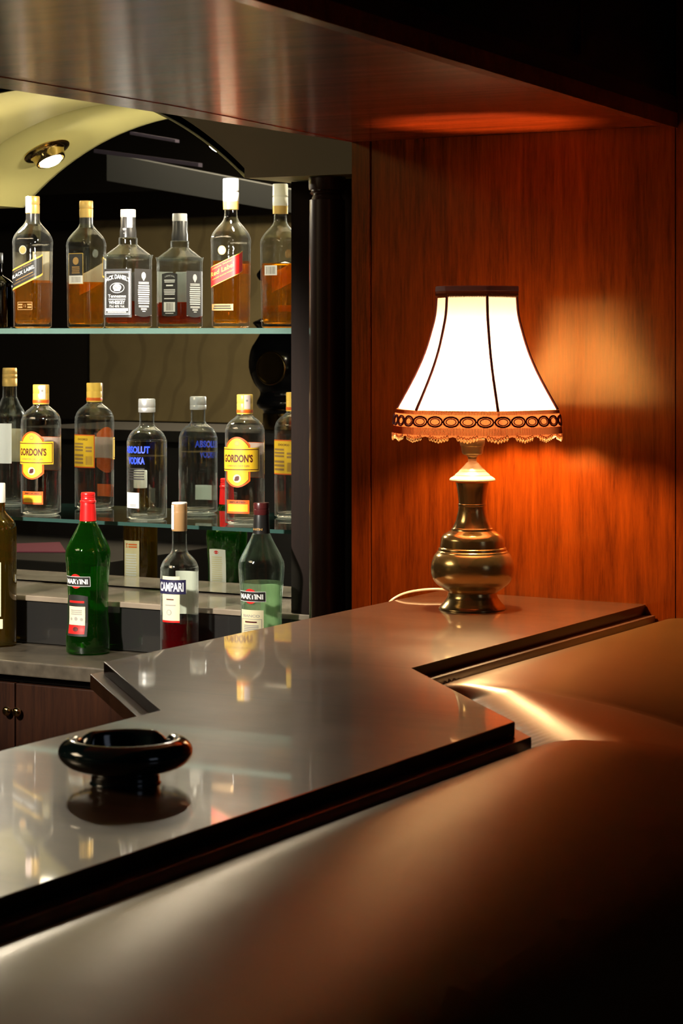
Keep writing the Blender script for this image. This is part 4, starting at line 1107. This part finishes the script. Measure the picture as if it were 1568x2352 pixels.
# ---- aniseed bottle cut by the frame
s = .000958
root, sf_ = bottle('liqueur_bottle', 'olive yellow bottle with pale label, cut off at left of the back counter', 'bottle', -5, ZK, 4.04, s,
                   [(0, 41, 1), (3, 43, 1), (200, 43, 1), (250, 43, 1), (272, 42, .9), (286, 36, .6), (298, 25, .3), (306, 18, 0), (315, 16.5, 0), (330, 16, 0)], 2, 2, 'glass_olive', 'liquid_olive', .185, 'x')
del root['group']
add_label('front_label', root, sf_, [('rect', -34, 34, 68, 186, 'label_cream'), ('rect', 4, 29, 142, 151, 'label_orange'), ('rect', 0, 30, 130, 137, 'label_yellow')], paper=(-34, 34, 68, 186))
root.children[-1].name = 'front_label'
add_label('lower_label', root, sf_, [('rect', -38, 38, 41, 62, 'label_cream')])
add_label('back_label', root, sf_, [('rect', -22, 22, 95, 190, 'label_cream'), ('text', '2', 12, 178, 7, 11, 'label_orange', 0, 0, .03), ('lines', -17, 6, 172, 184, 2, 'label_orange'), ('lines', -16, 16, 105, 160, 9, 'ink_white')], BACK, paper=(-22, 22, 95, 190))
cap_part(root, 'cap', [(328, 16.8), (330, 17.2), (370, 17), (372, 16)], s, 'cap_white')

# ------------------------------------------------------------------ things across the room, met only in the mirror
# beer tap column of black porcelain on a side counter
tx, ty, tz = mir(655, 985, 2.2)
b = bm_(); tw = .00142
prof = [(0, 46), (8, 50), (40, 50), (48, 60), (60, 66), (78, 58), (90, 60), (105, 72), (140, 84), (180, 80), (205, 66), (222, 58), (236, 70), (244, 74), (252, 58), (262, 50), (330, 48), (340, 60), (352, 66), (362, 60), (372, 50), (380, 20), (384, 1)]
lathe(b, smooth_prof([(h * tw, w_ * tw) for h, w_ in prof], 3), 48)
tap = thing('beer_tap_column', 'black porcelain beer tap column reflected at the right of the mirror', 'beer tap', (tx, ty, tz))
obj('tap_body', b, 'black_gloss', tap, smooth=True)
b = bm_(); lathe(b, smooth_prof([(0, .055), (.004, .056), (.008, .052), (.006, .044), (.006, .01), (.006, .001)], 2), 32)
bmesh.ops.rotate(b, verts=b.verts, cent=(0, 0, 0), matrix=__import__('mathutils').Matrix.Rotation(-PI / 2, 3, 'X'))
bmesh.ops.translate(b, verts=b.verts, vec=(0.02, 84 * tw, 140 * tw))
obj('medallion', b, 'brass', tap, smooth=True)
b = bm_(); lathe(b, [(-.002, .071), (.0, .073), (.05, .073), (.052, .071)], 48); obj('collar', b, 'brass', tap, smooth=True, angle=40)
b = bm_(); box(b, tx - .9, tx + .35, ty - .3, ty + .25, tz - .04, tz - .003, bev=.004)
box(b, tx - .85, tx + .30, ty - .25, ty + .2, 0, tz - .04)
tag(obj('side_counter', b, 'wall_dark'), 'dark side counter carrying the tap column, seen in the mirror', 'counter')
# brown box on the rail
bx0 = mir(455, 960, YB + .06)[0]; bx1 = mir(522, 960, YB + .06)[0]; bz = zb
tag(obj('brown_box', boxm(min(bx0, bx1), max(bx0, bx1), YB + .001, YB + .049, bz + .0005, bz + .118, bev=.003), 'box_brown'), 'small brown box standing on the dark rail reflected between bottles', 'box')
# pink napkin on a low side table
p = [mir(40, 1250, 3.0), mir(115, 1240, 3.0), mir(150, 1245, 3.0), mir(70, 1271, 3.0)]
px_, py_, pz_ = mir(95, 1255, 3.0)
b = bm_(); c_ = [(-.16, .05), (.02, .20), (.18, .12), (-.02, -.12)]
prism(b, c_, 0, .003); o = obj('pink_napkin', b, 'pink_paper'); o.location = (px_, py_, pz_)
tag(o, 'pink paper napkin lying on a dark table in the mirror', 'napkin')
tag(obj('side_table', boxm(px_ - .5, px_ + .45, py_ - .35, py_ + .35, 0, pz_ - .001, bev=.004), 'wall_dark'), 'dark low table under the pink napkin, seen in the mirror', 'table')
